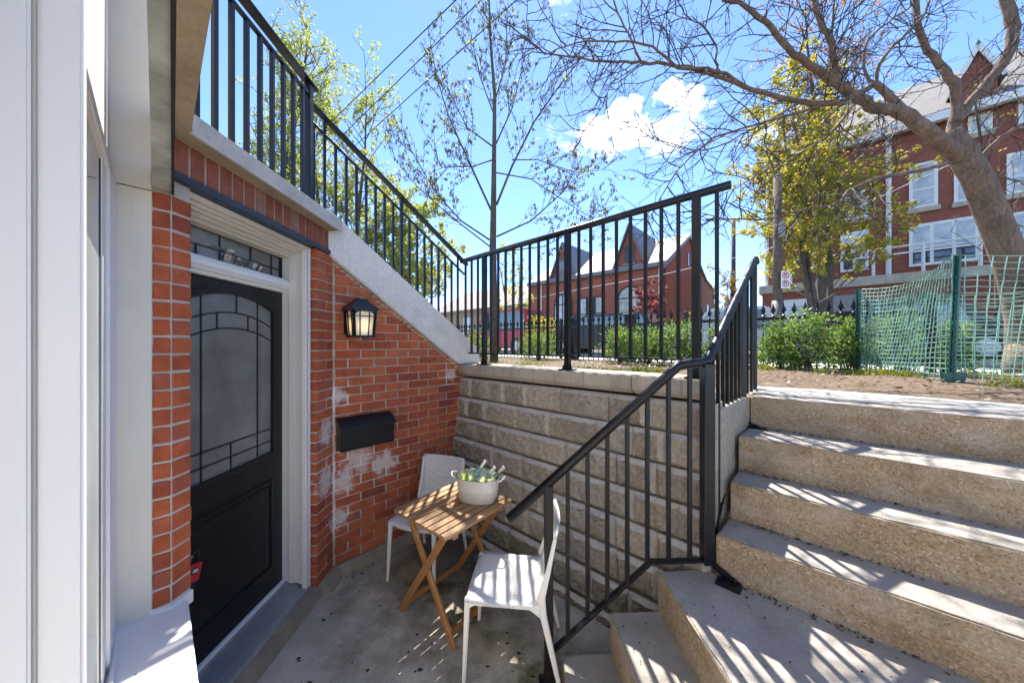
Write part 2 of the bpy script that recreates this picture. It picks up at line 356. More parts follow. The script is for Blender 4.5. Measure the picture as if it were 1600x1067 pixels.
def leaf(name,cols,trans=.45):
    def b(nt_,n,lk,p):
        t=NT(nt_); ps=t.pos(); f=t.noise(ps,9,3)
        g=n.new('ShaderNodeNewGeometry').outputs['Random Per Island']
        c=t.ramp(g,[(i/(len(cols)-1),x) for i,x in enumerate(cols)])
        lk.new(c,p.inputs['Base Color']); p.inputs['Roughness'].default_value=.55; p.inputs['Specular IOR Level'].default_value=.3
        tr=n.new('ShaderNodeBsdfTranslucent'); lk.new(t.mix(1.0,c,(1.5,1.45,.8),'MULTIPLY'),tr.inputs[0])
        ms=n.new('ShaderNodeMixShader'); ms.inputs[0].default_value=trans; lk.new(p.outputs[0],ms.inputs[1]); lk.new(tr.outputs[0],ms.inputs[2]); lk.new(ms.outputs[0],n['Material Output'].inputs[0])
    return mat(name,b)
M['springleaf']=leaf('spring_leaf',[(.25,.29,.06),(.32,.35,.075),(.38,.38,.09),(.20,.25,.06)])
M['mapleleaf']=leaf('maple_leaf',[(.27,.29,.04),(.34,.32,.045),(.40,.34,.05),(.30,.20,.05)])
M['redbud']=leaf('red_bud',[(.32,.09,.07),(.38,.18,.09),(.34,.26,.07)],.35)
M['catkin']=leaf('catkin',[(.19,.15,.07),(.25,.20,.09),(.13,.10,.055),(.30,.27,.09)],.4)
M['yew']=leaf('shrub_leaf',[(.09,.16,.04),(.13,.22,.05),(.19,.28,.07),(.07,.12,.04)],.35)
M['plum']=leaf('plum_leaf',[(.13,.03,.05),(.19,.05,.07),(.26,.10,.09)],.4)
M['yellow']=leaf('yellow_leaf',[(.26,.24,.03),(.36,.31,.04),(.20,.20,.03)],.4)
M['rust']=leaf('orange_leaf',[(.24,.12,.03),(.30,.19,.04),(.18,.14,.04)],.4)
M['blade']=leaf('grass_blade',[(.10,.15,.02),(.17,.21,.03),(.24,.23,.06),(.12,.17,.02)],.4)
M['deadleaf']=simple('dead_leaf',(.03,.022,.015),.9,var=.3)
def far_brick(name,axis,c1,c2,mo,sc_=1.0):
    def b(nt_,n,lk,p):
        t=NT(nt_); ps=t.pos()
        d=n.new('ShaderNodeVectorMath'); d.operation='DOT_PRODUCT'; lk.new(ps,d.inputs[0]); d.inputs[1].default_value=axis
        s=n.new('ShaderNodeSeparateXYZ'); lk.new(ps,s.inputs[0]); cb=n.new('ShaderNodeCombineXYZ'); lk.new(d.outputs['Value'],cb.inputs[0]); lk.new(s.outputs[2],cb.inputs[1])
        br=n.new('ShaderNodeTexBrick'); lk.new(cb.outputs[0],br.inputs['Vector']); br.inputs['Scale'].default_value=1; br.inputs['Brick Width'].default_value=.22*sc_; br.inputs['Row Height'].default_value=.0735*sc_; br.inputs['Mortar Size'].default_value=.006; br.inputs['Bias'].default_value=-.1
        br.inputs['Color1'].default_value=(*c1,1); br.inputs['Color2'].default_value=(*c2,1); br.inputs['Mortar'].default_value=(*mo,1)
        c=t.mix(.5,br.outputs['Color'],t.ramp(t.noise(ps,1.3,6),[(.3,(.7,.68,.66)),(.7,(1.25,1.2,1.2))]),'MULTIPLY')
        lk.new(c,p.inputs['Base Color']); p.inputs['Roughness'].default_value=.9; lk.new(t.bump(br.outputs['Fac'],-.3,.01),p.inputs['Normal'])
    return mat(name,b)
M['fb_r']=far_brick('far_brick_front',tuple(r),(.29,.078,.045),(.35,.10,.055),(.25,.16,.12))
M['fb_l']=far_brick('far_brick_side',tuple(l),(.30,.085,.045),(.36,.11,.055),(.30,.20,.14))
M['fb_dark']=far_brick('dark_red_brick',tuple(r),(.24,.066,.042),(.29,.088,.055),(.15,.09,.075))
M['tanbrick']=far_brick('tan_brick',tuple(r),(.30,.20,.13),(.36,.25,.17),(.30,.25,.2))
M['darkshingle']=simple('dark_shingle',(.15,.14,.135),.85,var=.15,bump=.4,bscale=10)
M['slate']=simple('slate_roof',(.16,.155,.16),.5,var=.12,bump=.4,bscale=8)
M['shingle']=simple('grey_shingle',(.26,.25,.24),.75,var=.12,bump=.4,bscale=10)
M['farwhite']=simple('white_paint',(.70,.69,.66),.5,var=.04)
M['curtain']=glass('curtained_glass',(.42,.43,.42),.12,0)
M['darkglass']=glass('dark_glass',(.045,.055,.07),.05,0)
M['greenpost']=simple('green_post_paint',(.010,.085,.055),.4,var=.2)
M['net']=simple('green_plastic_net',(.20,.37,.29),.5,var=.2)
M['blackbox']=simple('black_powder_coat',(.010,.010,.011),.42,var=.2,bump=.05,bscale=150,spec=.3)
# ================================================================== THE COURT: ground and setting
A=V((-1.395,2.6,0)); B=A+l*1.22
fl=MB(); fl.face([A+V((-.3,-5,0)),V((3,-2.4,0)),V((3,2.4,0)),B+l*.3+r*.1,A+l*.2-r*.2,A+V((-.3,0,0))]); struct(fl.build('court_floor',M['floor']))
K0=V((1.10,1.93,0)); K1=V((1.74,2.56,0))
# upper ground: soil bed, pavement, road, far ground - one sheet each
G0=1.44
back=B+l*.30
soil=MB()
NX,NY=46,10
def gpt(a,b): # a along r from back-left, b away
    p=back+r*a+l*b; return p
pts=[]
for j in range(NY+1):
    for i in range(NX+1):
        a=-8+i*.45; b=j*.42
        p=gpt(a,b); z=G0+.045*math.sin(a*1.7+b)*math.sin(b*2.1+.3*a)*.5+rnd(-.012,.012)
        pts.append(V((p.x,p.y,z)))
keep=[]
for j in range(NY):
    for i in range(NX):
        q=[j*(NX+1)+i,j*(NX+1)+i+1,(j+1)*(NX+1)+i+1,(j+1)*(NX+1)+i]
        c=sum((pts[k] for k in q),V((0,0,0)))/4
        rel=c-V((K0.x,K0.y,0)); s=rel.dot(V((.7,.714,0)).normalized()); side=rel.dot(r)
        if side>-.1 and (c-V((1.73,2.41,0))).dot(l)<.62: continue
        keep.append(q)
soil.add(pts,keep); struct(soil.build('garden_soil',M['soil'],smooth=True))
def strip(name,m,b0,b1,z,a0=-140,a1=60):
    s=MB(); s.face([V((*gpt(a0,b0).xy,z)),V((*gpt(a1,b0).xy,z)),V((*gpt(a1,b1).xy,z)),V((*gpt(a0,b1).xy,z))]); return struct(s.build(name,m))
strip('far_ground',M['lawn'],4.0,400,G0-.03,-400,300)
strip('pavement',M['pave'],4.9,6.7,G0-.012)
strip('road',M['asphalt'],8.0,14.5,G0-.10+.085)
strip('far_pavement',M['pave'],14.6,16.4,G0-.008)
s=MB(); s.prism([V((*gpt(-140,7.8).xy,G0-.05)),V((*gpt(60,7.8).xy,G0-.05)),V((*gpt(60,7.98).xy,G0-.05)),V((*gpt(-140,7.98).xy,G0-.05))],(0,0,.09)); struct(s.build('kerb',M['pave']))
# ------------------------------------------------------------------ bricks
def brick_meshes(name,L_,Hh,Dp,m,n=5,ch=.003,wob=.0016):
    res=[]
    for i in range(n):
        b=MB(); b.box((0,0,0),(L_,0,0),(0,-Dp,0),(0,0,Hh))
        me=b.mesh(name,m,bevel=ch)
        for v in me.vertices: v.co += V((rnd(-wob,wob),rnd(-wob,wob)*.7,rnd(-wob,wob)))
        res.append(me)
    return res
CH=.0735; BH=.0635
_cache={}
def brick(parent,o,x,nrm,L_,m,depth=.09,Hh=BH,name='brick'):
    key=(round(L_,2),round(Hh,3),m.name,depth)
    if key not in _cache: _cache[key]=brick_meshes('brick',max(round(L_,2),.02),Hh,depth,m,4 if L_>.1 else 3)
    me=rng.choice(_cache[key])
    x=x.normalized(); y=nrm.normalized()
    if x.cross(y).z<0:                      # keep the frame right-handed
        o=o+x*L_; x=-x
    return inst(me,name,parent,frame(o+y*rnd(-.0015,.0025)+Z*rnd(-.0012,.0012),x,y))
# ------------------------------------------------------------------ stair wall with the lamp and the mailbox
sw=thing('stair_wall','red brick wall under the sloping white concrete stair edge, with lamp and mailbox','brick wall',tuple(A))
def LW(t,z,off=0): return A+l*t+r*off+Z*z
STR=lambda t: 2.773-.716*(t-.057)           # top of the sloped stringer
STB=lambda t: STR(t)-.352
core=MB(); core.prism([LW(-.005,0,-.008),LW(1.62,0,-.008),LW(1.62,1.55,-.008),LW(.0,STB(0)+.05,-.008),LW(-.005,STB(0)+.05,-.008)],-r*.22)
wc=core.build('mortar',M['mortar'],sw)
z=.085; row=0
while z<2.6:
    t=.012; first=(.10 if row%2 else .205)
    if row%2==0: t=.012
    ln=first
    while t<1.34:
        L_=min(ln,1.36-t)
        if z+.004<STB(t+.02)-.01 and L_>.04: brick(wc,LW(t,z),l,r,L_-.010 if L_>.06 else L_,M['brick'])
        t+=L_; ln=.2145
    z+=CH; row+=1
pm=MB()
for i in range(34):
    t=-.02+i*.036; zz=STB(t+.02)-rnd(.012,.036)
    pm.box(LW(t,zz,-.004),l*.04,r*rnd(.006,.016),Z*.045+V((0,0,-.026)))
pm.build('mortar_patch',M['mortar'],sw,bevel=.002)
st=MB(); st.prism([LW(-.06,STB(-.06),-.16),LW(1.19,STB(1.19),-.16),LW(1.235,1.612,-.16),LW(1.475,1.612,-.16),LW(1.475,STR(1.475),-.16),LW(-.06,STR(-.06),-.16)],r*.21)
st.build('stair_stringer',M['stringer'],sw,bevel=.008,seg=2)
us=MB()
for i in range(9):
    t0=1.40-i*.165; 
    us.box(LW(t0-.19,STR(t0)-.34,-1.25),l*.19,r*1.08,Z*.30)
us.build('stair_flight',M['coping'],sw)
fo=MB(); fo.prism([LW(-.03,-.02,.0),LW(-.03,.082,.0),LW(-.03,.082,.012),LW(-.03,.05,.055),LW(-.03,-.02,.075)],l*1.2)
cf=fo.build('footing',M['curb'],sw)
# ------------------------------------------------------------------ retaining wall
rw=thing('retaining_wall','tan split face block retaining wall with a concrete cap, behind the table','retaining wall',tuple(B))
def RW(t,z,off=0): return B+r*t-l*off+Z*z        # off = towards the court
ck=MB()
for i in range(8):
    off=.175-.028*i; ck.box(RW(-.05,-.13+.2*i,off-.06),r*2.30,l*.2,Z*.2005)
core=ck.build('wall_core',M['grime'],rw)
def block_mesh(L_,seed):
    g=random.Random(seed); nx=max(5,int(L_/.032)); nz_=7; b=MB(); hgt=.196
    xs=[0,.012]+[.03+(L_-.06)*i/nx for i in range(nx+1)]+[L_-.012,L_]; zs=[0,.010]+[.026+(hgt-.052)*i/nz_ for i in range(nz_+1)]+[hgt-.010,hgt]
    vs=[]
    for j,z in enumerate(zs):
        for i,x in enumerate(xs):
            eb=min(i,len(xs)-1-i,j,len(zs)-1-j)
            y=(-.020,-.008,-.004)[eb] if eb<3 and eb<2 else 0
            if eb>=2: y=.008+.005*math.sin(i*1.3+seed)*math.sin(j*1.1+seed*2)+g.uniform(-.0065,.0075)
            vs.append(V((x+(g.uniform(-.005,.005) if eb>=2 else 0),y,z+(g.uniform(-.005,.005) if eb>=2 else 0))))
    n=len(xs); fs=[[j*n+i,j*n+i+1,(j+1)*n+i+1,(j+1)*n+i] for j in range(len(zs)-1) for i in range(n-1)]
    rim=g.choice(((1,1,1,1),(0,1,0,1),(1,1,0,1),(0,1,1,1),(1,0,0,1)))
    mi=[]
    for f in fs:
        j,i=divmod(f[0],n); L0=len(xs)-1; Z0=len(zs)-1
        mi.append(1 if (i<2 and rim[0]) or (i>=L0-2 and rim[1]) or (j<1 and rim[2]) or (j>=Z0-2 and rim[3]) else 0)
    for f,m_ in zip(fs,mi): b.add([vs[k] for k in f[::-1]],[[0,1,2,3]],m_)
    b.box((0,-.2,0),(L_,0,0),(0,.18,0),(0,0,hgt))
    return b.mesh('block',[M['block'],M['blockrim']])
BL=[.205,.27,.345,.41]; BM={L_:[block_mesh(L_,i*7+int(L_*100)) for i in range(3)] for L_ in BL}
for i in range(8):
    off=.175-.028*i; z=.2*i-.13; t=-.02-rnd(0,.15); prev=None
    while t<2.30:
        L_=rng.choice([b for b in BL if b!=prev])
        prev=L_
        if 2.345-(t+L_)<.11: L_=2.345-t
        x=-r; o=RW(t+L_-.004,z,off)      # frame: x=-r, y=-l (out of the wall), z up
        K_=min(BL,key=lambda b:abs(b-L_)); inst(rng.choice(BM[K_]),'block',core,frame(o,-r,-l)@Matrix.Diagonal((L_/K_,1,1,1)))
        t+=L_
# cap stones
t=-.14
for L_ in (1.0,1.0,.42):
    b=MB(); b.prism([RW(t,1.607,0),RW(t,1.607,-.33),RW(t,1.485,-.33),RW(t,1.485,-.035),RW(t,1.515,0)],r*(L_-.006)); b.build('cap_stone',M['cap'],rw,bevel=.007,seg=2); t+=L_
# side wall beside the upper flight
sd_=V((.70,.714,0)).normalized(); sn=V((sd_.y,-sd_.x,0))
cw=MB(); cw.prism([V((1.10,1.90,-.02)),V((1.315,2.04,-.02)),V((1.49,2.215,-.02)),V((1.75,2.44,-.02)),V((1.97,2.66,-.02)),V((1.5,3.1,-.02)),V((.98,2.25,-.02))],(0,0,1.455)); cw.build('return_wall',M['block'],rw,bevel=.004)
# ------------------------------------------------------------------ stairs
cs=thing('concrete_stairs','worn concrete stairs turning up from the court beside the black handrail','stairs',(1.2,1.5,0))
def step_mesh(name,poly,z0,z1):
    n=len(poly); b=MB(); top=[V((p[0],p[1],z1)) for p in poly]; bot=[V((p[0],p[1],z0)) for p in poly]
    b.face(top,1)
    # sides and bottom
    b.add(top+bot,[[i,n+i,n+(i+1)%n,(i+1)%n] for i in range(n)],0); b.add(bot,[list(range(n))[::-1]],0)
    me=b.mesh(name,[M['riser'],M['tread']])
    bm=bmesh.new(); bm.from_mesh(me); bmesh.ops.remove_doubles(bm,verts=bm.verts,dist=1e-5)
    bmesh.ops.recalc_face_normals(bm,faces=bm.faces)
    # roughen the nosing: cut the rim edges and chip them
    ed=[e for e in bm.edges if abs(e.verts[0].co.z-z1)<1e-4 and abs(e.verts[1].co.z-z1)<1e-4]
    r_=bmesh.ops.bevel(bm,geom=ed,offset=.007,segments=2,affect='EDGES',clamp_overlap=True)
    bm.faces.ensure_lookup_table(); tf=max(bm.faces,key=lambda f:(f.normal.z>.9)*f.calc_area()*(f.calc_center_median().z>z1-.01)); lng=[e for e in bm.edges if e.calc_length()>.3]
    bmesh.ops.subdivide_edges(bm,edges=lng,cuts=40,use_grid_fill=False)
    tf=max(bm.faces,key=lambda f:(f.normal.z>.9)*f.calc_area()*(f.calc_center_median().z>z1-.01)); bmesh.ops.inset_region(bm,faces=[tf],thickness=.009); inner=set(tf.verts)
    for v in bm.verts:
        if v in inner: continue
        if z1-.02<v.co.z: k_=(.0105 if rng.random()<.07 else .0035); v.co += V((rnd(-k_,k_),rnd(-k_,k_),-abs(rnd(0,k_))*.45))
    for f in bm.faces: f.material_index = 1 if f.normal.z>.25 else 0
    bm.to_mesh(me); bm.free(); return me
def step(poly,z0,z1):
    inv=-V((1.2,1.5,0)); me=step_mesh('step',poly,z0,z1); o=bpy.data.objects.new('step',me); COL.objects.link(o); o.parent=cs
    for v in me.vertices: v.co+=inv
    WM[o.name]=WM[cs.name].copy(); return o
step([(.268,1.825),(.62,1.84),(.62,-.6),(.30,-.6)],-.02,.12)
step([(.545,1.84),(.90,1.85),(.90,-.6),(.565,-.6)],-.02,.34)
E4=V((1.119,1.821,0)); E3=V((1.303,1.983,0)); E2=V((1.478,2.171,0)); E1=V((1.732,2.41,0))
q=E4+r*2.6
step([(.812,1.85),(1.10,1.87),(E4.x+.12,E4.y+.12),(q.x+.12,q.y+.12),(q.x,-.6),(.825,-.6)],-.02,.56)
for p0,p1,z in ((E4,E3,.78),(E3,E2,1.0),(E2,E1,1.22)):
    a=p0; b_=p0+r*2.7; c=p1+r*2.7+l*.1; d=p1+l*.1
    step([tuple(a.xy),tuple(b_.xy),tuple(c.xy),tuple(d.xy)],z-.24,z)
a=E1; step([tuple(a.xy),tuple((a+r*2.7).xy),tuple((a+r*2.7+l*.16).xy),tuple((a+l*.16).xy)],1.18,1.44)
# timber landing: weathered planks along the top step
ld=thing('timber_landing','weathered grey planks laid along the top of the concrete stairs','landing',tuple(E1+l*.3+Z*1.44))
for k in range(4):
    b=MB(); o=E1+l*(.165+k*.118)+r*rnd(-.03,.0)+Z*(1.40+rnd(-.004,.004)); b.box(o,r*2.75,l*.110,Z*.048); b.build('plank',M['greywood'],ld,bevel=.005)
bs=MB(); bs.box(E1+l*.165+Z*1.2,r*2.7,l*.46,Z*.19); bs.build('joist',M['greywood'],ld)
# ------------------------------------------------------------------ house with the door
ho=thing('brick_house','red brick house front with black door, white door frame and white window','house',(-1.8,1.8,0))
XB=-1.395
# far jamb strip
c=MB(); c.abox(XB-.30,XB-.005,2.384,2.592,.09,2.55); jc=c.build('jamb_wall',M['mortar'],ho)
z=.085; row=0
while z<2.50:
    hh=BH
    if row%2==0: brick(jc,V((XB,2.380,z)),V((0,1,0)),V((1,0,0)),.21,M['brick'])
    else:
        brick(jc,V((XB,2.380,z)),V((0,1,0)),V((1,0,0)),.12,M['brick']); brick(jc,V((XB,2.51,z)),V((0,1,0)),V((1,0,0)),.08,M['brick'])
    z+=CH; row+=1
# near pier between window and door
Pb=V((-1.41,1.378,0)); Pa=Pb-l*.054
c=MB(); c.prism([Pb+V((-.004,.003,.70)),Pb+V((-.004,.084,.70)),Pb+V((-.2,.084,.70)),Pa+V((-.2,.0,.70)),Pa-r*.004+Z*.70],(0,0,1.80)); pc=c.build('pier_wall',M['palemortar'],ho)
z=.752
while z<2.44:
    brick(pc,Pb+V((0,.006,z)),V((0,1,0)),V((1,0,0)),.08,M['pierbrick'],depth=.03); brick(pc,Pa+l*.001+Z*z,l,r,.05,M['pierbrick'],depth=.03); z+=CH
# soldier course, lintel, porch slab
c=MB(); c.abox(XB-.25,XB-.006,1.37,2.515,2.535,2.69); sc_=c.build('soldier_course',M['mortar'],ho)
y=1.375
while y<2.50:
    brick(sc_,V((XB,y,2.537)),V((0,1,0)),V((1,0,0)),.0635,M['soldier'],Hh=.150); y+=CH
b=MB(); b.abox(XB-.002,XB+.012,1.36,2.56,2.500,2.532); b.abox(XB-.20,XB-.0025,1.36,2.42,2.500,2.509); b.build('lintel',M['lintel'],ho,bevel=.001)
def W(t,e,z=0): return l*e-r*t+Z*z
b=MB(); cn=V((-1.292,1.34,0)); e0=cn.dot(l)
nearp=W(-3.0,e0)
b.prism([V((-1.292,2.52,2.672)),V((-1.292,1.34,2.672)),nearp+Z*2.672,W(-3.0,.012,2.672),W(1.99,.012,2.672),V((-2.6,1.36,2.672)),V((-2.6,2.52,2.672))],(0,0,.075))
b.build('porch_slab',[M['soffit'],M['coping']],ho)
b=MB(); b.abox(-1.300,-1.286,1.34,2.52,2.664,2.749)
for k in range(3): b.abox(-1.2855,-1.2845,1.62+k*.33,1.625+k*.33,2.665,2.748)
b.build('coping_edge',M['coping'],ho,bevel=.004)
# window on the left: frame, glass, sill
wn=MB(); wn.box(W(1.72,-.16,.74),-r*.245,l*.055,Z*1.69); wn.box(W(1.62,-.16,.74),-r*.10,l*.047,Z*1.69); wn.box(W(.52,-.16,2.39),-r*1.445,l*.055,Z*.045); wn.box(W(.52,-.16,.74),-r*1.20,l*.047,Z*.045); wn.box(W(.52,-.105,.738),-r*1.31,l*.012,Z*.022)
wi=wn.build('window_frame',M['white'],ho,bevel=.004,seg=2)
b=MB(); b.box(W(1.612,-.155,.785),-r*.008,l*.0385,Z*1.6); b.build('seal',M['grime'],wi)
b=MB(); b.box(W(.5,-.140,.78),-r*1.14,l*.0215,Z*1.62); b.build('pane',M['wglass'],wi)
ml=MB(); ml.box(W(.50,-.0705,.735),-r*.020,l*.0245,Z*2.0); ml.box(W(.507,-.0745,.735),-r*.03,l*.004,Z*2.0,1); ml.box(W(.50,-.17,.735),-r*.020,l*.0955,Z*2.0); ml.box(W(.52,-.17,.735),-r*.03,l*.08,Z*2.0)
ml.build('mullion',[M['white'],M['grime']],wi,bevel=.003,seg=2)
b=MB(); b.prism([W(-.6,-.16,.742),W(-.6,.093,.728),W(-.6,.093,.700),W(-.6,.085,.69),W(-.6,-.16,.69)],-r*2.59); b.build('window_sill',M['white'],ho,bevel=.004,seg=2)
b=MB(); b.prism([V((-1.45,1.33,.752)),V((-1.400,1.372,.742)),V((-1.400,1.462,.742)),V((-1.44,1.462,.752))],(0,0,-.05)); b.build('sill_end',M['white'],ho)
b=MB(); b.box(W(1.970,-.17,.72),-r*.25,l*.158,Z*1.712); b.box(W(1.9705,-.17,2.436),-r*.25,l*.157,Z*1.2); b.build('corner_trim',M['cream'],ho,bevel=.002)
b=MB(); b.box(W(-3,-.3,2.436),-r*4.97,l*.18,Z*1.3); b.build('window_header',M['cream'],ho)
b=MB(); b.prism([W(2.0,-.012,2.452),W(2.0,.045,2.452),W(.2,.003,2.452),W(.2,-.012,2.452)],(0,0,.005)); b.build('flashing',simple('stained_flashing',(.46,.46,.40),.6,var=.3,scale=7),ho)
b=MB(); b.prism([W(1.985,.043,2.438),W(1.985,.051,2.438),W(.2,.010,2.438),W(.2,.002,2.438)],(0,0,.10)); b.build('drip_edge',M['grime'],ho)
b=MB(); b.box(W(2.05,-.165,0),r*5.2,-l*1.6,Z*.69); b.box(W(.3,-.165,.69),r*3.4,-l*1.6,Z*3.0); b.box(W(2.05,-.3,.69),r*1.75,-l*1.4,Z*1.98); b.box(W(2.05,.07,0),r*2.6,-l*.24,Z*.69); b.build('house_wall',M['white'],ho)
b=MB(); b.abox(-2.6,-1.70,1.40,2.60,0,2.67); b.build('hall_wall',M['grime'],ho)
# door
XD=-1.63
b=MB(); b.abox(XD-.045,XD,1.50,2.36,.155,2.178); dr=b.build('door',M['door'],ho)
gy0,gy1,gz0,gs,rise=1.62,2.245,1.09,2.035,.075
def arch(y0,y1,z0,zs,rs,n=14):
    p=[(y0,z0),(y1,z0)]
    for i in range(n+1):
        k=i/n; y=y1+(y0-y1)*k; p.append((y,zs+rs*(1-(2*k-1)**2)))
    return p
def ringmb(poly_o,poly_i,x0,x1):
    b=MB(); n=len(poly_o)
    vs=[V((x0,*p)) for p in poly_o]+[V((x1,*p)) for p in poly_o]+[V((x1,*p)) for p in poly_i]+[V((x0,*p)) for p in poly_i]
    fs=[]
    for i in range(n):
        j=(i+1)%n
        for k in range(3): fs.append([k*n+i,k*n+j,(k+1)*n+j,(k+1)*n+i])
    b.add(vs,fs); return b
ringmb(arch(gy0-.035,gy1+.035,gz0-.035,gs+.02,rise+.008),arch(gy0,gy1,gz0,gs,rise),XD,XD+.018).build('glass_moulding',M['door'],dr,bevel=.003)
ringmb(arch(gy0-.012,gy1+.012,gz0-.012,gs+.006,rise+.003),arch(gy0+.006,gy1-.006,gz0+.006,gs-.004,rise),XD,XD+.026).build('glass_bead',M['door'],dr)
b=MB(); b.prism([V((XD+.002,*p)) for p in arch(gy0,gy1,gz0,gs,rise)],(.004,0,0)); b.build('glass_pane',M['frost'],dr)
# clear bevelled border pieces
b=MB(); b.abox(XD+.006,XD+.0085,gy1-.125,gy1-.012,gz0+.02,gs-.03); b.build('bevel_pane',M['clearpane'],dr)
cm=MB(); x=XD+.0075
def cl_(y0,z0,y1,z1,w_=.008): cm.bar((x,y0,z0),(x,y1,z1),w_,.006,V((1,0,0)))
iy0,iy1=gy0+.115,gy1-.125
az=lambda y,dz: gs+rise*(1-((y-gy0)/(gy1-gy0)*2-1)**2)-dz
cl_(iy0,gz0,iy0,az(iy0,0)); cl_(iy1,gz0,iy1,az(iy1,0))
for dz in (.10,.19):
    n=12
    for i in range(n):
        ya=gy0+(gy1-gy0)*i/n; yb=gy0+(gy1-gy0)*(i+1)/n; cl_(ya,az(ya,dz)-.01,yb,az(yb,dz)-.01)
cl_(gy0+.34,az(gy0+.34,0),gy0+.34,az(gy0+.34,.11)); cl_(gy0+.21,az(gy0+.21,.11),gy0+.21,az(gy0+.21,.20)); cl_(gy1-.20,az(gy1-.2,.11),gy1-.2,az(gy1-.2,.2))
cl_(gy0,gz0+.16,gy1,gz0+.16); cl_(gy0,gz0+.08,gy1,gz0+.08); cl_(gy0+.3,gz0,gy0+.3,gz0+.16)
cm.build('lead_came',M['leadcame'],dr)
def rect(y0,y1,z0,z1): return [(y0,z0),(y1,z0),(y1,z1),(y0,z1)]
ringmb(rect(1.60,2.26,.31,.905),rect(1.615,2.245,.325,.89),XD,XD+.011).build('panel_moulding',M['door'],dr,bevel=.003)
ringmb(rect(1.635,2.225,.345,.87),rect(1.66,2.20,.37,.845),XD,XD+.008).build('panel_moulding',M['door'],dr,bevel=.003)
b=MB(); b.abox(XD,XD+.007,1.66,2.20,.37,.845); b.build('raised_panel',M['door'],dr,bevel=.004)
b=MB(); b.tube([(XD,1.565,.772),(XD+.045,1.565,.772)],.011,8); b.tube([(XD+.045,1.555,.772),(XD+.046,1.645,.770)],[.010,.008],8); b.tube([(XD,1.565,.772),(XD+.006,1.565,.772)],.03,12); b.build('door_handle',M['alu'],dr,smooth=True)
# frame: jamb, stops, brickmould; transom
fr=MB()
fr.abox(XD-.05,-1.53,2.362,2.372,.13,2.46); fr.abox(-1.58,-1.505,2.352,2.3725,.13,2.46); fr.abox(-1.505,-1.470,2.342,2.373,.13,2.46)
j_=fr.build('door_frame',M['white'],ho,bevel=.003,seg=2)
b=MB(); b.abox(-1.470,-1.436,2.322,2.372,.10,2.489); b.abox(-1.436,-1.430,2.330,2.364,.10,2.489); b.build('brick_mould',M['white'],j_,bevel=.004,seg=2)
b=MB(); b.abox(-1.66,-1.60,1.45,2.362,2.18,2.275); b.abox(-1.60,-1.575,1.45,2.355,2.20,2.262); b.abox(-1.575,-1.562,1.45,2.352,2.215,2.25); b.build('transom_bar',M['white'],j_,bevel=.005,seg=2)
b=MB()
for k,(x0,x1,z0) in enumerate(((-1.66,-1.56,2.425),(-1.56,-1.525,2.438),(-1.525,-1.49,2.450),(-1.49,-1.465,2.462),(-1.465,-1.432,2.474))): b.abox(x0,x1,1.45,2.372-.0,z0,2.499)
b.build('frame_head',M['cream'],j_,bevel=.003,seg=2)
b=MB(); b.abox(-1.655,-1.640,1.45,2.362,2.27,2.44); tw=b.build('transom_window',M['frost'],ho)
b=MB()
for yy in (1.6,1.86,2.08,2.26,2.34): b.abox(-1.640,-1.634,yy,yy+.007,2.275,2.43)
for zz in (2.335,): b.abox(-1.640,-1.6345,1.46,2.36,zz,zz+.006)
for yy in (1.72,1.98,2.17): b.abox(-1.640,-1.6335,yy,yy+.006,2.275,2.335)
b.abox(-1.640,-1.630,1.45,2.362,2.424,2.432); b.abox(-1.640,-1.630,2.352,2.362,2.275,2.432); b.build('came',M['leadcame'],tw)
cb=MB()
for (y0,y1,z0,z1) in ((1.87,1.945,2.338,2.352),(1.88,1.925,2.285,2.32),(1.965,1.985,2.285,2.32),(2.005,2.02,2.283,2.318),(2.04,2.075,2.283,2.318),(2.085,2.12,2.285,2.318),(2.14,2.165,2.285,2.312),(1.80,1.86,2.337,2.345)):
    cb.box((-1.637,y0,z0),(0,y1-y0,0),(.006,0,.010),(.012,0,z1-z0))
cb.build('bevelled_glass',simple('mirror_bevel',(.6,.66,.7),.08,.9,var=.2,scale=40),tw)
b=MB(); b.prism([V((-1.66,1.45,.10)),V((-1.66,1.45,.140)),V((-1.60,1.45,.140)),V((-1.595,1.45,.131)),V((-1.43,1.45,.112)),V((-1.425,1.45,.088))],(0,.922,0))
for k in range(6):
    xx=-1.585+k*.024; b.box((xx,1.45,.130-(k*.024)*.115-.001),(0,.92,0),(.009,0,-.001),(0,0,.0035))
th_=b.build('threshold',M['alu'],ho)
b=MB(); b.abox(-1.628,-1.604,1.50,2.36,.135,.157); b.build('door_sweep',M['white'],ho,bevel=.003)
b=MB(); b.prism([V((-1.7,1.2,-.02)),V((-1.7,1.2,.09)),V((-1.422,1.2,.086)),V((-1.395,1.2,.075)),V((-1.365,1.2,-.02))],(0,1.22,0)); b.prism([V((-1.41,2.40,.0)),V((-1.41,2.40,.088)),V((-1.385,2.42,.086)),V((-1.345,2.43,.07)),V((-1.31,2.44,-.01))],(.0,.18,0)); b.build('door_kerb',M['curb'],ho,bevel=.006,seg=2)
# ================================================================== railings
def bal_mesh(h,w_=.0205):
    b=MB(); b.abox(-w_/2,w_/2,-w_/2,w_/2,0,h); return b.mesh('baluster',M['iron'],bevel=.0018)
def T(p,ang=0): return Matrix.Translation(p)@Matrix.Rotation(ang,4,'Z')
AL=math.atan2(l.y,l.x); AR=math.atan2(r.y,r.x)
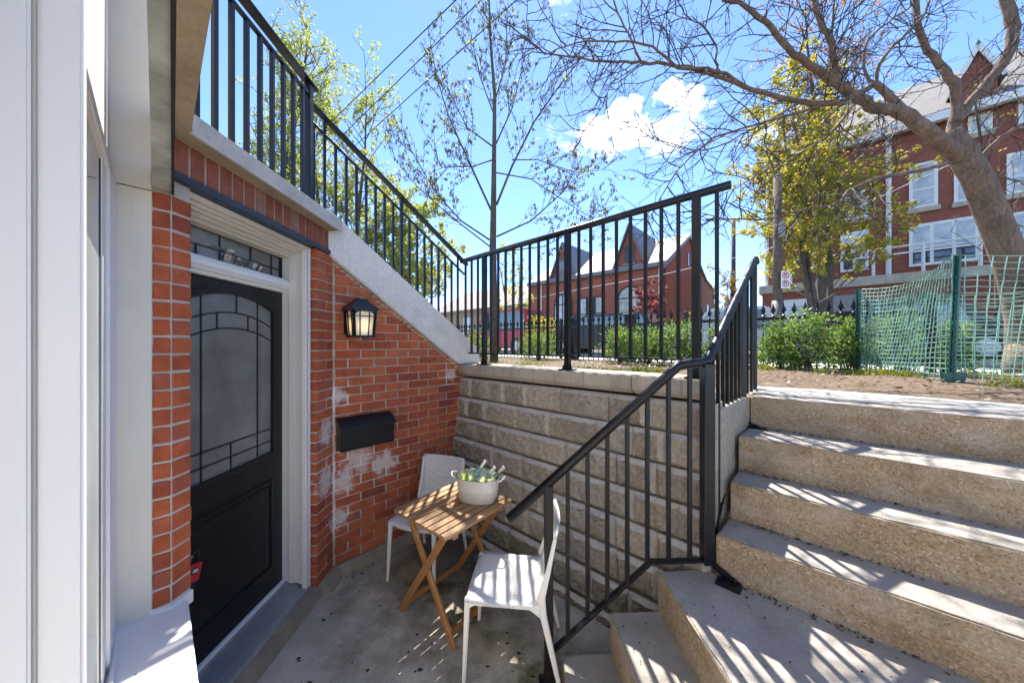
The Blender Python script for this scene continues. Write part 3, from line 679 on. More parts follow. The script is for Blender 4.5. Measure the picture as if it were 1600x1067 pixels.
# railing along the porch slab over the door
pr=thing('porch_railing','black iron railing on the porch slab above the door','railing',(-1.42,1.8,2.74))
xr=-1.42
b=MB(); b.bar((xr,1.38,3.640),(xr,2.40,3.640),.062,.016); b.build('top_rail',M['iron'],pr,bevel=.003)
b=MB(); b.bar((xr,1.38,3.555),(xr,2.33,3.555),.026,.018); b.build('mid_rail',M['iron'],pr,bevel=.002)
me=bal_mesh(.80,.022)
y=2.255
while y>1.40: inst(me,'baluster',pr,T(V((xr,y,2.745)))); y-=.095
b=MB(); b.abox(xr-.02,xr+.02,2.31,2.35,2.745,3.635); b.build('post',M['iron'],pr,bevel=.002)
# sloped railing on the stringer
sr=thing('stair_railing','black iron railing sloping down the white concrete stair edge','railing',tuple(A+Z*2.2))
RZ=lambda t: 3.68-.636*(t+.14)
def SR(t,z): return A+l*t-r*.10+Z*z
b=MB(); b.bar(SR(-.16,RZ(-.16)),SR(1.40,RZ(1.40)),.05,.022); b.tube([SR(-.16,RZ(-.16)+.008),SR(1.42,RZ(1.42)+.008)],.019,8); b.build('top_rail',M['iron'],sr)
b=MB(); b.bar(SR(-.12,RZ(-.12)-.13),SR(1.38,RZ(1.38)-.13),.022,.016); b.build('mid_rail',M['iron'],sr,bevel=.002)
for i in range(18):
    t=-.115+i*.0825
    top=RZ(t)-(.0 if i in (1,9,17) else .13); zb=STR(t)-.02; h=top-zb; wd=.027 if i in (0,9) else .0205
    inst(bal_mesh(h,wd),'baluster',sr,T(SR(t,zb),AL))
# guard railing on the retaining wall cap
gr=thing('guard_railing','black iron guard railing standing level on the retaining wall cap','railing',tuple(B+l*.1+Z*1.607))
def GR(t,z): return B+l*.1+r*t+Z*z
b=MB(); b.tube([GR(-.08,2.712),GR(2.405,2.737)],.0245,12); b.build('top_rail',M['iron'],gr,smooth=True)
b=MB(); b.bar(GR(.02,1.722),GR(2.23,1.722),.032,.014); b.build('bottom_rail',M['iron'],gr,bevel=.002)
me=bal_mesh(.99)
for k in range(3): inst(me,'baluster',gr,T(GR(.194-.1*k,1.722 if k<2 else 1.73),AR))
for k in range(9): inst(me,'baluster',gr,T(GR(.294+.0996*(k+1),1.725),AR))
for k in range(8): inst(me,'baluster',gr,T(GR(1.29+.104*(k+1),1.728),AR))
inst(me,'baluster',gr,T(GR(2.335,1.728),AR))
for t in (.294,1.29,2.225):
    b=MB(); b.box(GR(t,1.612)-r*.022-l*.022,r*.044,l*.044,Z*1.11); p=b.build('post',M['iron'],gr,bevel=.002)
    b=MB(); b.box(GR(t,1.607)-r*.055-l*.055,r*.11,l*.11,Z*.010)
    for s in (-1,1): b.prism([GR(t,1.617)+r*s*.018-l*.012,GR(t,1.617)+r*s*.05-l*.012,GR(t,1.68)+r*s*.018-l*.012],l*.006)
    b.build('base_plate',M['iron'],gr)
# handrail of the stairs, lower and upper run
hr=thing('stair_handrail','black iron handrail with round tube bending up beside the concrete steps','handrail',(1.073,1.83,.56))
P1=V((1.073,1.83,0)); P0=V((.195,1.775,0)); PE=V((2.01,2.75,0)); P2=P1.lerp(PE,.655)
H0=V((-.017,1.765,.893)); H1=V((.915,1.82,1.704)); H2=V((1.073,1.83,1.722)); H3=V((2.01,2.75,2.518))
b=MB(); d01=(H1-H0).normalized(); d12=(H2-H1).normalized(); d23=(H3-H2).normalized()
b.tube([H0,H1-d01*.04,H1-d01*.012+Z*.003,H1+d12*.03,H2-d12*.03,H2+d23*.012,H2+d23*.045,H3-d23*.03,H3,H3+V((.03,.03,-.025))],.025,12); b.build('top_rail',M['iron'],hr,smooth=True)
b=MB(); b.bar(H0+d01*.02-Z*.022,H1-Z*.022,.03,.008); b.bar(H1-Z*.023,H2-Z*.023,.03,.008); b.build('rail_strap',M['iron'],hr)
L0=V((.195,1.775,.165)); L1=V((.76,1.815,.637)); L2=V((1.073,1.83,.632)); L3=V((P2.x,P2.y,1.40))
b=MB(); b.bar(L0,L1,.036,.014); b.bar(L1-V((.004,0,.003)),L2,.036,.014); b.bar(L2,L3,.036,.014); b.build('bottom_rail',M['iron'],hr,bevel=.002)
def lerpz(p,q,x): k=(x-p.x)/(q.x-p.x); return p.z+(q.z-p.z)*k
for px in (887,918,949,980,1011.5,1044.5,1077.6):
    D=1.80; x=(px-800)/520*D
    for _ in range(3): D=1.775+(x-.195)/(.878)*.055; x=(px-800)/520*D
    zt=lerpz(H0,H1,x) if x<.915 else lerpz(H1,H2,x); zb=lerpz(L0,L1,x) if x<.76 else lerpz(L1,L2,x)
    inst(bal_mesh(zt-zb-.015),'baluster',hr,T(V((x,D,zb))))
def up(k): return P1.lerp(P2,k)
for k in range(7):
    q_=(k+1)/8; p=up(q_); zt=H2.z+(H3.z-H2.z)*.655*q_; zb=L2.z+(L3.z-L2.z)*q_
    inst(bal_mesh(zt-zb-.015),'baluster',hr,T(V((p.x,p.y,zb)),.75))
for k in (1,2):
    p=P2.lerp(PE,k/3); zt=H2.z+(H3.z-H2.z)*(.655+.345*k/3); inst(bal_mesh(zt-1.455),'baluster',hr,T(V((p.x,p.y,1.44)),.75))
for p,zb,zt,w_ in ((P0,.0,lerpz(H0,H1,P0.x)-.01,.046),(P1,.615,1.71,.056),(P2,1.225,2.23,.036),(PE,1.445,2.50,.022)):
    b=MB(); b.abox(p.x-w_/2,p.x+w_/2,p.y-w_/2,p.y+w_/2,zb,zt); b.build('post',M['iron'],hr,bevel=.003)
b=MB(); b.abox(P0.x-.05,P0.x+.05,P0.y-.05,P0.y+.05,.0,.01); b.build('base_plate',M['iron'],hr)
b=MB(); b.box((1.115,1.80,.561),r*.11,-l*.075,Z*.008); b.prism([V((1.09,1.81,.64)),V((1.19,1.73,.569)),V((1.13,1.79,.569)),V((1.09,1.81,.60))],(.006,.006,0)); b.tube([(1.165,1.735,.56),(1.165,1.735,.583)],.011,6); b.build('base_plate',M['iron'],hr)
b=MB(); b.box((P2.x-.02,P2.y-.05,1.221),r*.12,l*.08,Z*.008); b.bar((P2.x,P2.y,1.26),(P2.x+.07,P2.y-.07,1.232),.03,.008); b.build('base_plate',M['iron'],hr)
b=MB(); b.box((PE.x-.03,PE.y-.01,1.440),r*.09,l*.06,Z*.008); b.build('base_plate',M['iron'],hr)
# ================================================================== lantern, mailbox, lockbox
la=thing('wall_lantern','lit black lantern with cream panes on the brick wall','lantern',tuple(LW(.16,2.0,.0)))
def LP(u,o,z): return LW(.16,0,0)+l*u+r*o+Z*z
b=MB(); b.box(LP(-.085,.0,1.90),l*.17,r*.014,Z*.20); b.box(LP(-.03,.014,2.10),l*.06,r*.05,Z*.02); b.build('back_plate',M['iron'],la,bevel=.003)
b=MB(); s=.104; oc=.115
for z0,z1,s0,s1 in ((2.085,2.10,s,s),(2.10,2.155,s*.98,.045),(2.155,2.17,.045,.04)):
    q0=[LP(-s0,oc-s0,z0),LP(s0,oc-s0,z0),LP(s0,oc+s0,z0),LP(-s0,oc+s0,z0)]; q1=[LP(-s1,oc-s1,z1),LP(s1,oc-s1,z1),LP(s1,oc+s1,z1),LP(-s1,oc+s1,z1)]
    b.add(q0+q1,[[0,1,5,4],[1,2,6,5],[2,3,7,6],[3,0,4,7],[4,5,6,7],[3,2,1,0]])
b.build('lantern_roof',M['iron'],la)
bt,bb=.086,.072
def cage(k,z): # corner k at height z
    f=(z-1.872)/(2.088-1.872); q=bb+(bt-bb)*f; sx,sy=((-1,-1),(1,-1),(1,1),(-1,1))[k]; return LP(sx*q,oc+sy*q,z)
b=MB()
for k in range(4):
    b.bar(cage(k,1.872),cage(k,2.088),.017,.017)
    for z in (1.878,2.080): b.bar(cage(k,z),cage((k+1)%4,z),.013,.016)
    b.bar(cage(k,2.035),cage((k+1)%4,2.035),.007,.007)
    for f in (.28,.72):
        b.bar(cage(k,1.878).lerp(cage((k+1)%4,1.878),f),cage(k,2.085).lerp(cage((k+1)%4,2.085),f),.007,.007)
    for f0,f1 in ((.06,.28),(.72,.94)):
        a0=cage(k,2.08).lerp(cage((k+1)%4,2.08),f0); a1=cage(k,2.08).lerp(cage((k+1)%4,2.08),f1)
        lo=a0-Z*.035 if f0<.5 else a1-Z*.035
        b.prism([a0,a1,lo],r*.004)
b.build('lantern_cage',M['iron'],la)
def _lampglass(nt_,n,lk,p):
    t=NT(nt_); ps=t.pos(); m=t.near(ps,tuple(LP(.0,oc,1.965)),.15)
    p.inputs['Base Color'].default_value=(.68,.58,.42,1); p.inputs['Roughness'].default_value=.35
    lk.new(t.ramp(m,[(.15,(.9,.72,.42)),(.75,(1,.66,.18))]),p.inputs['Emission Color']); lk.new(t.ramp(m,[(.1,.01),(.35,.03),(.62,.22)]),p.inputs['Emission Strength'])
b=MB(); q=.004
for k in range(4):
    c=[cage(k,1.88),cage((k+1)%4,1.88),cage((k+1)%4,2.08),cage(k,2.08)]; ce=LP(0,oc,1.98); b.face([p+(V((ce.x,ce.y,p.z))-p)*.06 for p in c])
b.build('lamp_pane',mat('lit_lamp_glass',_lampglass),la)
mb=thing('mailbox','black metal mailbox mounted on the brick wall below the lantern','mailbox',tuple(LW(.22,1.1,0)))
def PP(u,o,z): return LW(.02+u,0,0)+r*o+Z*z
b=MB(); b.prism([PP(0,.001,.985),PP(0,.001,1.215),PP(0,.075,1.19),PP(0,.105,1.165),PP(0,.105,1.0),PP(0,.095,.985)],l*.43); b.build('mailbox_body',M['blackbox'],mb,bevel=.004)
b=MB(); b.prism([PP(-.008,.0,1.222),PP(-.008,.002,1.235),PP(-.008,.075,1.205),PP(-.008,.122,1.17),PP(-.008,.122,1.150),PP(-.008,.115,1.150),PP(-.008,.108,1.168),PP(-.008,.07,1.196)],l*.446); b.build('mailbox_lid',M['blackbox'],mb,bevel=.002)
lk_=thing('lockbox','red key lockbox hanging from the door handle','lockbox',(XD+.035,1.665,.70))
Rm=Matrix.Rotation(math.radians(-18),4,'X')
def K(x,y,z): q=Rm@V((0,y,z)); return V((XD+.030+x,1.642+q.y,.685+q.z))
def kbox(b,x0,x1,y0,y1,z0,z1,m=0): b.box(K(x0,y0,z0),K(x1,y0,z0)-K(x0,y0,z0),K(x0,y1,z0)-K(x0,y0,z0),K(x0,y0,z1)-K(x0,y0,z0),m)
red=simple('red_label',(.50,.025,.035),.4,var=.05); 
b=MB(); kbox(b,0,.032,-.034,.034,-.055,.05); b.build('lockbox_body',M['grime'],lk_,bevel=.006,seg=2)
b=MB(); kbox(b,.0325,.0345,-.031,.031,-.035,.046); kbox(b,.004,.030,.0342,.0352,-.035,.046); b.build('red_label',red,lk_)
b=MB(); kbox(b,.0347,.039,-.024,.008,.0,.032); o_=b.build('keypad',M['grime'],lk_,bevel=.002)
b=MB()
for i in range(4): kbox(b,.0392,.0402,-.020+i*.007,-.016+i*.007,.008,.024)
b.build('digit',M['white'],o_)
b=MB(); b.tube([K(.016,-.022,.05),K(.016,-.022,.075),K(.016,-.012,.098),K(.016,.012,.098),K(.016,.022,.075),K(.016,.022,.05)],.0045,8); b.build('shackle',M['grime'],lk_,smooth=True)
# ================================================================== chairs
def make_chair(label,loc,rz):
    t=thing('plastic_chair',label,'chair',loc,rz,'white plastic chairs')
    # local: +X is forward (sitter faces +X), seat 0.45 high; seat and back one moulded shell
    b=MB(); n=10; prof=[(.225,.440),(.215,.452),(.17,.456),(.08,.449),(-.03,.444),(-.12,.449),(-.170,.462),(-.195,.50),(-.208,.56),(-.222,.64),(-.240,.73),(-.258,.80),(-.264,.825)]
    wid=[.190,.208,.216,.218,.212,.204,.196,.192,.192,.196,.202,.205,.200]
    def grid(dx,dz):
        rows=[]
        for (x,z),w_ in zip(prof,wid):
            rows.append([V((x+dx*(1 if z>.47 else 0)-(.020*(1-(2*j/n-1)**2) if z>.5 else 0)+(-.018*(2*j/n-1)**4 if z<.45 and x>.15 else 0), -w_+2*w_*j/n, z+dz*(1 if z<=.47 else 0)-.010*(1-(2*j/n-1)**2)*(1 if z<.47 else 0))) for j in range(n+1)])
        return rows
    A_=grid(0,0); B_=grid(-.012,-.014); k=len(prof); vs=[p for R in A_ for p in R]+[p for R in B_ for p in R]; o=k*(n+1); w1=n+1
    fs=[]
    for i in range(k-1):
        for j in range(n): fs+= [[i*w1+j,i*w1+j+1,(i+1)*w1+j+1,(i+1)*w1+j][::-1],[o+i*w1+j,o+i*w1+j+1,o+(i+1)*w1+j+1,o+(i+1)*w1+j]]
        for j in (0,n): fs.append([i*w1+j,(i+1)*w1+j,o+(i+1)*w1+j,o+i*w1+j] if j==0 else [i*w1+j,o+i*w1+j,o+(i+1)*w1+j,(i+1)*w1+j])
    for i in (0,k-1):
        for j in range(n): fs.append([i*w1+j,i*w1+j+1,o+i*w1+j+1,o+i*w1+j] if i==0 else [i*w1+j,o+i*w1+j,o+i*w1+j+1,i*w1+j+1])
    b.add(vs,fs); ob=b.build('seat_shell',M['woven'],t,local=True,smooth=True)
    bm=bmesh.new(); bm.from_mesh(ob.data); bmesh.ops.recalc_face_normals(bm,faces=bm.faces); bm.to_mesh(ob.data); bm.free()
    # rim and legs
    for s in (-1,1):
        b=MB(); b.bar((.205,s*.190,.455),(.225,s*.205,0.0),.032,.030); v=b.v
        for q in v:
            if q.z<.1: q.x=.222+(q.x-.222)*.62; q.y=s*.204+(q.y-s*.204)*.62
        b.build('leg',M['plastic'],t,local=True,bevel=.006,seg=2)
        b=MB(); pts=[V((-.262,s*.198,.80)),V((-.225,s*.196,.62)),V((-.190,s*.196,.49)),V((-.20,s*.198,.40)),V((-.295,s*.212,0))]
        for i in range(4):
            w0=(.018,.026,.042,.036,.020)
            p,q=pts[i],pts[i+1]; hw=.012
            b.add([p+V((-w0[i]/2,-hw,0)),p+V((w0[i]/2,-hw,0)),p+V((w0[i]/2,hw,0)),p+V((-w0[i]/2,hw,0)),q+V((-w0[i+1]/2,-hw,0)),q+V((w0[i+1]/2,-hw,0)),q+V((w0[i+1]/2,hw,0)),q+V((-w0[i+1]/2,hw,0))],
                  [[0,1,5,4],[1,2,6,5],[2,3,7,6],[3,0,4,7]]+([[3,2,1,0]] if i==0 else [])+([[4,5,6,7]] if i==3 else []))
        ob=b.build('leg',M['plastic'],t,local=True)
        bm=bmesh.new(); bm.from_mesh(ob.data); bmesh.ops.remove_doubles(bm,verts=bm.verts,dist=1e-5); bmesh.ops.recalc_face_normals(bm,faces=bm.faces); bmesh.ops.bevel(bm,geom=[e for e in bm.edges if abs((e.verts[0].co-e.verts[1].co).z)>.05],offset=.005,segments=2,affect='EDGES'); bm.to_mesh(ob.data); bm.free()
        b=MB(); b.prism([V((.20,s*.200-.010,.444)),V((.20,s*.200-.010,.405)),V((.165,s*.200-.010,.424)),V((-.13,s*.200-.010,.424)),V((-.185,s*.200-.010,.385)),V((-.185,s*.200-.010,.45))],(0,.02,0)); b.build('seat_rail',M['plastic'],t,local=True,bevel=.003)
    b=MB(); b.bar((.195,-.185,.428),(.195,.185,.428),.02,.03); b.bar((-.17,-.185,.425),(-.17,.185,.425),.02,.03); b.build('seat_rail',M['plastic'],t,local=True,bevel=.003)
    return t
f1=V((-.315,-.949,0))
make_chair('white woven plastic chair in the corner, its seat partly under the table',(-.69,2.70,0),math.atan2(f1.y,f1.x))
make_chair('white woven plastic chair beside the black handrail post, seat striped by sunlight',(-.015,1.965,0),math.radians(180-6))
# ================================================================== table
tb=thing('folding_table','small slatted wooden folding table with crossed legs, white tub on it','table',(-.41,2.33,0))
tl=V((.62,.785,0)); tr_=V((.785,-.62,0)); C0=V((-.405,2.325,0))
def TP(u,v,z): return C0+tr_*u+tl*v+Z*z       # u across the slats, v along the slats
ns=9; wS=.56
for k in range(ns):
    u0=-wS/2+k*wS/ns; b=MB()
    vv=.305; c_=.03 if k in (0,ns-1) else 0
    P=[(u0+.006,-vv+(c_ if k==0 else 0)),(u0+.004+(c_*.6 if k==0 else 0),-vv),(u0+wS/ns-.006-(c_*.6 if k==ns-1 else 0),-vv),(u0+wS/ns-.006,-vv+(c_ if k==ns-1 else 0)),(u0+wS/ns-.006,vv),(u0+.006,vv)]
    # slat modelled in its own frame so the grain follows it
    o=frame(TP(0,0,.70),tl,-tr_)
    bb_=MB(); bb_.prism([V((v,-u,-.018)) for u,v in P],(0,0,.020)); me_=bb_.mesh('slat',M['acacia'],bevel=.003); inst(me_,'slat',tb,o)
for v in (-.215,.215):
    b=MB(); b.box(TP(-wS/2+.02,v-.02,.648),tr_*(wS-.04),tl*.04,Z*.034); b.build('batten',M['acacia2'],tb,bevel=.003)
for sv in (-1,1):
    v=.245*sv
    b=MB(); b.bar(TP(-.20,v-.018*sv,.662),TP(.255,v-.018*sv,0),.022,.045,tr_.cross(tl)); b.build('leg',M['acacia2'],tb,bevel=.004)
    b=MB(); b.bar(TP(.20,v+.008*sv,.662),TP(-.255,v+.008*sv,0),.022,.045,tr_.cross(tl)); b.build('leg',M['acacia2'],tb,bevel=.004)
b=MB(); b.bar(TP(-.215,-.24,.06),TP(-.215,.24,.06),.022,.036); b.build('stretcher',M['acacia2'],tb,bevel=.003)
b=MB(); b.bar(TP(.215,-.24,.06),TP(.215,.24,.06),.022,.036); b.build('stretcher',M['acacia2'],tb,bevel=.003)
# ------------------------------------------------------------------ tub with bottles and ice
TC=V((-.245,2.405,.7025))
rzT=math.radians(-14)
tu=thing('party_tub','oval white metal tub of ice and bottles on the table','tub',tuple(TC),rzT); tu.scale=(1,1,.90)
b=MB(); out_=[(.0,.0),(.82,.0),(.86,.006),(.93,.09),(.94,.092),(.945,.10),(.955,.125),(.96,.13),(1.0,.178),(1.02,.182),(1.02,.187),(.99,.188),(.965,.178),(.84,.012),(0,.012)]
b.lathe(out_,n=36,sx=.157,sy=.115,power=2.5); b.build('tub_body',M['enamel'],tu,local=True,smooth=True)
b=MB(); b.lathe([(1.018,.186),(1.024,.189),(1.0,.192),(.985,.189)],n=36,sx=.157,sy=.115,power=2.5); b.build('tub_rim',M['leadcame'],tu,local=True,smooth=True)
for s in (-1,1):
    b=MB(); pts=[V((s*.156,-.045,.165)),V((s*.184,-.042,.180)),V((s*.199,-.02,.192)),V((s*.202,.0,.195)),V((s*.199,.02,.192)),V((s*.184,.042,.180)),V((s*.156,.045,.165))]; b.tube(pts,.005,8); b.build('tub_handle',M['enamel'],tu,local=True,smooth=True)
liner=leaf('green_wrap',[(.42,.48,.28),(.54,.58,.40),(.64,.66,.54)],.5)
b=MB(); g=random.Random(5)
for i in range(26):
    a=2*math.pi*i/26; c=V((.134*math.cos(a),.095*math.sin(a),.17)); w_=.035
    n_=V((-math.sin(a),math.cos(a),0)); o=V((math.cos(a),math.sin(a),0))
    tp=c+o*.006+Z*g.uniform(.005,.028)
    b.add([c-n_*w_*.6-Z*.05-o*.03,c+n_*w_*.6-Z*.05-o*.03,tp+n_*w_*.5+Z*g.uniform(-.01,.015),tp-n_*w_*.5+Z*g.uniform(-.01,.015)],[[0,1,2,3]])
b.build('tissue_wrap',liner,tu,local=True)
ice=mat('ice',lambda nt_,n,lk,p:(setattr(p.inputs['Base Color'],'default_value',(.80,.84,.84,1)),setattr(p.inputs['Roughness'],'default_value',.12),setattr(p.inputs['Transmission Weight'],'default_value',.35),setattr(p.inputs['IOR'],'default_value',1.31)))
b=MB()
for i in range(120):
    a=g.uniform(0,6.28); q=math.sqrt(g.random())*.86; c=V((.138*q*math.cos(a),.098*q*math.sin(a),.135+g.uniform(-.012,.045)*(1.2-q*.5))); s=g.uniform(.013,.024)
    e=Matrix.Rotation(g.uniform(0,6.28),3,(g.random()-.5,g.random()-.5,g.random()+.01)); ax=[e@V(v)*s for v in ((1,0,0),(0,1,0),(0,0,1))]
    b.box(c-(ax[0]+ax[1]+ax[2])/2,ax[0],ax[1]*g.uniform(.7,1.2),ax[2])
ic=b.build('ice_cubes',ice,tu,local=True,bevel=.003); ic['kind']='stuff'
b=MB()
for i in range(4):
    a=(3.3,3.8,4.5,5.3)[i]; c=V((.10*math.cos(a),.065*math.sin(a),.172)); b.lathe([(0,-.0),(.9,0),(1,.004),(1,.008),(.9,.011),(0,.012)],c,12,.026,.026)
lm=b.build('lime_slices',leaf('lime',[(.45,.55,.06),(.55,.62,.10)],.4),tu,local=True)
bot=mat('bottle_glass',lambda nt_,n,lk,p:(setattr(p.inputs['Base Color'],'default_value',(.34,.50,.30,1)),setattr(p.inputs['Roughness'],'default_value',.06),setattr(p.inputs['Transmission Weight'],'default_value',.35)))
foil=simple('white_foil',(.74,.72,.70),.3,.2,var=.05); lab=simple('white_label',(.72,.72,.70),.5,var=.03)
def bottle(px,py,tilt,az,label):
    bo=thing('bottle',label,'bottle',(0,0,0)); bo['group']='bottles in the tub'
    d=V((math.sin(tilt)*math.cos(az),math.sin(tilt)*math.sin(az),math.cos(tilt)))
    tip=unp(px,py,2.45)
    bo.location=tip-d*.245; bo.rotation_euler=d.to_track_quat('Z','Y').to_euler(); bo.scale=(.73,.73,.73)
    b=MB(); b.lathe([(0,0),(.033,0),(.037,.006),(.037,.16),(.034,.185),(.022,.215),(.0145,.245),(.0140,.27)],n=18); b.build('bottle_glass',bot,bo,local=True,smooth=True)
    b=MB(); b.lathe([(.0146,.252),(.0152,.253),(.0150,.315),(.0165,.318),(.0165,.332),(.014,.335),(0,.335)],n=18); b.build('bottle_foil',foil,bo,local=True,smooth=True)
    b=MB(); b.lathe([(.0374,.05),(.0378,.052),(.0378,.135),(.0374,.137)],n=18); b.build('bottle_label',lab,bo,local=True,smooth=True)
bottle(759,719,math.radians(44),math.radians(34),'bottle with white foil neck, furthest back of the three in the white tub')
bottle(774,729,math.radians(45),math.radians(20),'bottle showing least of its foil neck, between the other two in the tub')
bottle(788,729,math.radians(47),math.radians(10),'bottle leaning furthest over the tub rim towards the handrail')
# ================================================================== trees
def walk(mb,p,d,length,r0,r1,nseg,jit,lift,g,n=4):
    pts=[V(p)]; d=V(d).normalized(); out_=[]
    for i in range(nseg):
        d=(d+V((g.uniform(-jit,jit),g.uniform(-jit,jit),g.uniform(-jit,jit)+lift))).normalized(); pts.append(pts[-1]+d*length/nseg)
    rad=[r0+(r1-r0)*i/nseg for i in range(nseg+1)]
    mb.tube(pts,rad,n,False); return pts
def sub(mb,pts,r0,lvl,g,P,tips):
    # side shoots along a polyline
    total=sum((pts[i+1]-pts[i]).length for i in range(len(pts)-1))
    cnt=max(1,int(total/P['gap'][lvl]))
    for k in range(cnt):
        f=(P.get('start',.15)+(1-P.get('start',.15))*(k+g.random())/cnt)*(len(pts)-1); i=min(int(f),len(pts)-2); p=pts[i].lerp(pts[i+1],f-i); ax=(pts[i+1]-pts[i]).normalized()
        q=V((g.uniform(-1,1),g.uniform(-1,1),g.uniform(-1,1)+P['up'])); q=(q-ax*q.dot(ax)).normalized()
        d=(ax*P['fwd']+q*g.uniform(.6,1.2)).normalized()
        ln=P['len'][lvl]*g.uniform(.45,1.15)*(1-.45*f/(len(pts)-1)); rr=P['rad'][lvl]
        pp=walk(mb,p,d,ln,rr,rr*.45,P['seg'][lvl],P['jit'],P['lift'],g,3)
        if lvl+1<len(P['len']): sub(mb,pp,rr,lvl+1,g,P,tips)
        else: tips.append(pp)
def leaves(tips,g,per,size,asp=.6,hang=0,spread=.03):
    b=MB()
    for pp in tips:
        for k in range(per):
            f=g.uniform(.15,1)*(len(pp)-1); i=min(int(f),len(pp)-2); p=pp[i].lerp(pp[i+1],f-i)+V((g.gauss(0,spread),g.gauss(0,spread),g.gauss(0,spread)))*(size/.08)
            d=V((g.uniform(-1,1),g.uniform(-1,1),g.uniform(-1,.6)-hang)).normalized(); s=size*g.uniform(.6,1.3)
            u=d.cross(V((g.uniform(-1,1),g.uniform(-1,1),g.uniform(-1,1)))).normalized()*s*asp*.5
            b.add([p,p+d*s*.5+u,p+d*s,p+d*s*.5-u],[[0,1,2,3]])
    return b
g=random.Random(3)
# ---- the big bare tree on the right
bt_=thing('bare_tree','large leaning bare tree with pinkish bark behind the green net','tree',tuple(unp(1598,582,4.55)))
tr0=MB()
TR=[unp(1615,588,4.55),unp(1606,558,4.5),unp(1602,500,4.5),unp(1584,420,4.5),unp(1552,340,4.45),unp(1525,275,4.4),unp(1497,232,4.35),unp(1484,205,4.35)]
tr0.tube(TR,[.27,.19,.165,.155,.145,.135,.13,.10],16); 
for (a,b_) in ((1570,588),(1660,588)):
    tr0.tube([unp(1592,545,4.5),unp((1592+a)/2,570,4.45),unp(a,b_,4.4)],[.12,.09,.03],8)
o=tr0.build('trunk',M['bark'],bt_,smooth=True)
def limb(px,rad): 
    pts=[unp(*q) for q in px]; return pts,rad
LIMBS=[
 ([(1497,245,4.35),(1440,198,4.2),(1405,172,4.1),(1370,170,4.0),(1335,150,3.95),(1318,138,3.9),(1285,115,3.8),(1240,85,3.7),(1205,45,3.6),(1165,10,3.5),(1130,0,3.4)],[.20,.17,.15,.13,.12,.105,.09,.075,.06,.05,.04]),
 ([(1412,175,4.1),(1372,135,4.1),(1350,142,4.0),(1300,163,3.9),(1240,155,3.85),(1175,140,3.8),(1120,120,3.75),(1060,103,3.7),(1000,97,3.65),(950,97,3.6),(900,90,3.6),(850,82,3.55),(820,55,3.5)],[.10,.085,.08,.075,.062,.055,.048,.042,.034,.028,.022,.016,.01]),
 ([(1170,140,3.8),(1120,110,3.7),(1060,105,3.65),(1020,75,3.55),(960,65,3.5),(900,68,3.45),(850,86,3.4)],[.042,.038,.034,.028,.022,.016,.01]),
 ([(1325,145,3.9),(1305,110,3.9),(1296,60,3.85),(1280,30,3.85),(1262,-40,3.8),(1240,-120,3.7)],[.085,.078,.07,.062,.055,.045]),
 ([(1488,225,4.35),(1495,165,4.35),(1490,130,4.3),(1462,95,4.3),(1440,60,4.25),(1432,0,4.2),(1450,-90,4.2)],[.17,.125,.115,.09,.08,.07,.055]),
 ([(1492,195,4.35),(1520,155,4.3),(1555,115,4.25),(1582,65,4.2),(1578,20,4.2),(1550,-60,4.2)],[.135,.125,.12,.125,.125,.10]),
 ([(1485,255,4.35),(1430,268,4.2),(1370,280,4.1),(1325,300,4.0),(1310,318,3.95),(1250,330,3.9),(1200,341,3.85),(1140,342,3.8),(1080,330,3.75)],[.06,.055,.05,.045,.04,.03,.024,.016,.01]),
 ([(1530,250,4.4),(1565,215,4.3),(1605,190,4.2),(1660,160,4.2)],[.06,.05,.045,.035]),
 ([(1370,138,4.1),(1350,105,4.1),(1360,60,4.1),(1395,30,4.1),(1425,10,4.1)],[.045,.035,.03,.024,.015]),
 ([(1365,135,4.0),(1380,90,3.95),(1420,50,3.9),(1450,10,3.9),(1470,-60,3.9)],[.045,.04,.035,.028,.02]),
 ([(1285,165,3.9),(1200,190,3.7),(1120,215,3.6),(1060,265,3.5),(1025,325,3.45),(1010,345,3.45)],[.034,.028,.022,.017,.010,.006]),
 ([(1250,160,3.85),(1180,200,3.8),(1100,235,3.8),(1020,215,3.7),(985,190,3.65)],[.026,.02,.015,.010,.005]),
 ([(1000,97,3.65),(985,60,3.6),(965,20,3.6),(950,-40,3.6)],[.026,.022,.02,.014]),
 ([(1120,112,3.7),(1118,70,3.7),(1095,40,3.7),(1060,25,3.7),(1025,15,3.7)],[.026,.02,.016,.01,.005]),
 ([(975,100,3.65),(950,145,3.65),(930,185,3.6),(905,210,3.6)],[.014,.011,.008,.004]),
 ([(1330,165,3.95),(1290,215,3.7),(1200,265,3.5),(1120,310,3.4)],[.028,.022,.014,.006]),
]
lm_=MB(); tips=[]
P_={'gap':[.12,.12,.13],'len':[.85,.42,.20],'rad':[.0075,.0045,.003],'seg':[6,5,3],'jit':.26,'lift':.02,'up':-.05,'fwd':.75}
allp=[]
for px,rad in LIMBS:
    pts=[unp(*q) for q in px]
    # densify with a slight wobble so limbs are not straight polylines
    dp=[];dr_=[]
    for i in range(len(pts)-1):
        p0=pts[max(i-1,0)];p1=pts[i];p2=pts[i+1];p3=pts[min(i+2,len(pts)-1)]
        for k in range(4):
            t_=k/4; q=.5*((2*p1)+(p2-p0)*t_+(2*p0-5*p1+4*p2-p3)*t_*t_+(3*p1-p0-3*p2+p3)*t_**3)
            rr=rad[i]+(rad[i+1]-rad[i])*t_; dp.append(q+V((g.gauss(0,.006),g.gauss(0,.006),g.gauss(0,.006)))); dr_.append(rr*.44*g.uniform(.94,1.08))
    dp.append(pts[-1]); dr_.append(rad[-1]*.44)
    b=MB(); b.tube(dp,dr_,10 if rad[0]>.08 else 6); b.build('limb',M['bark'],bt_,smooth=True); allp.append((dp,rad))
tw_=MB()
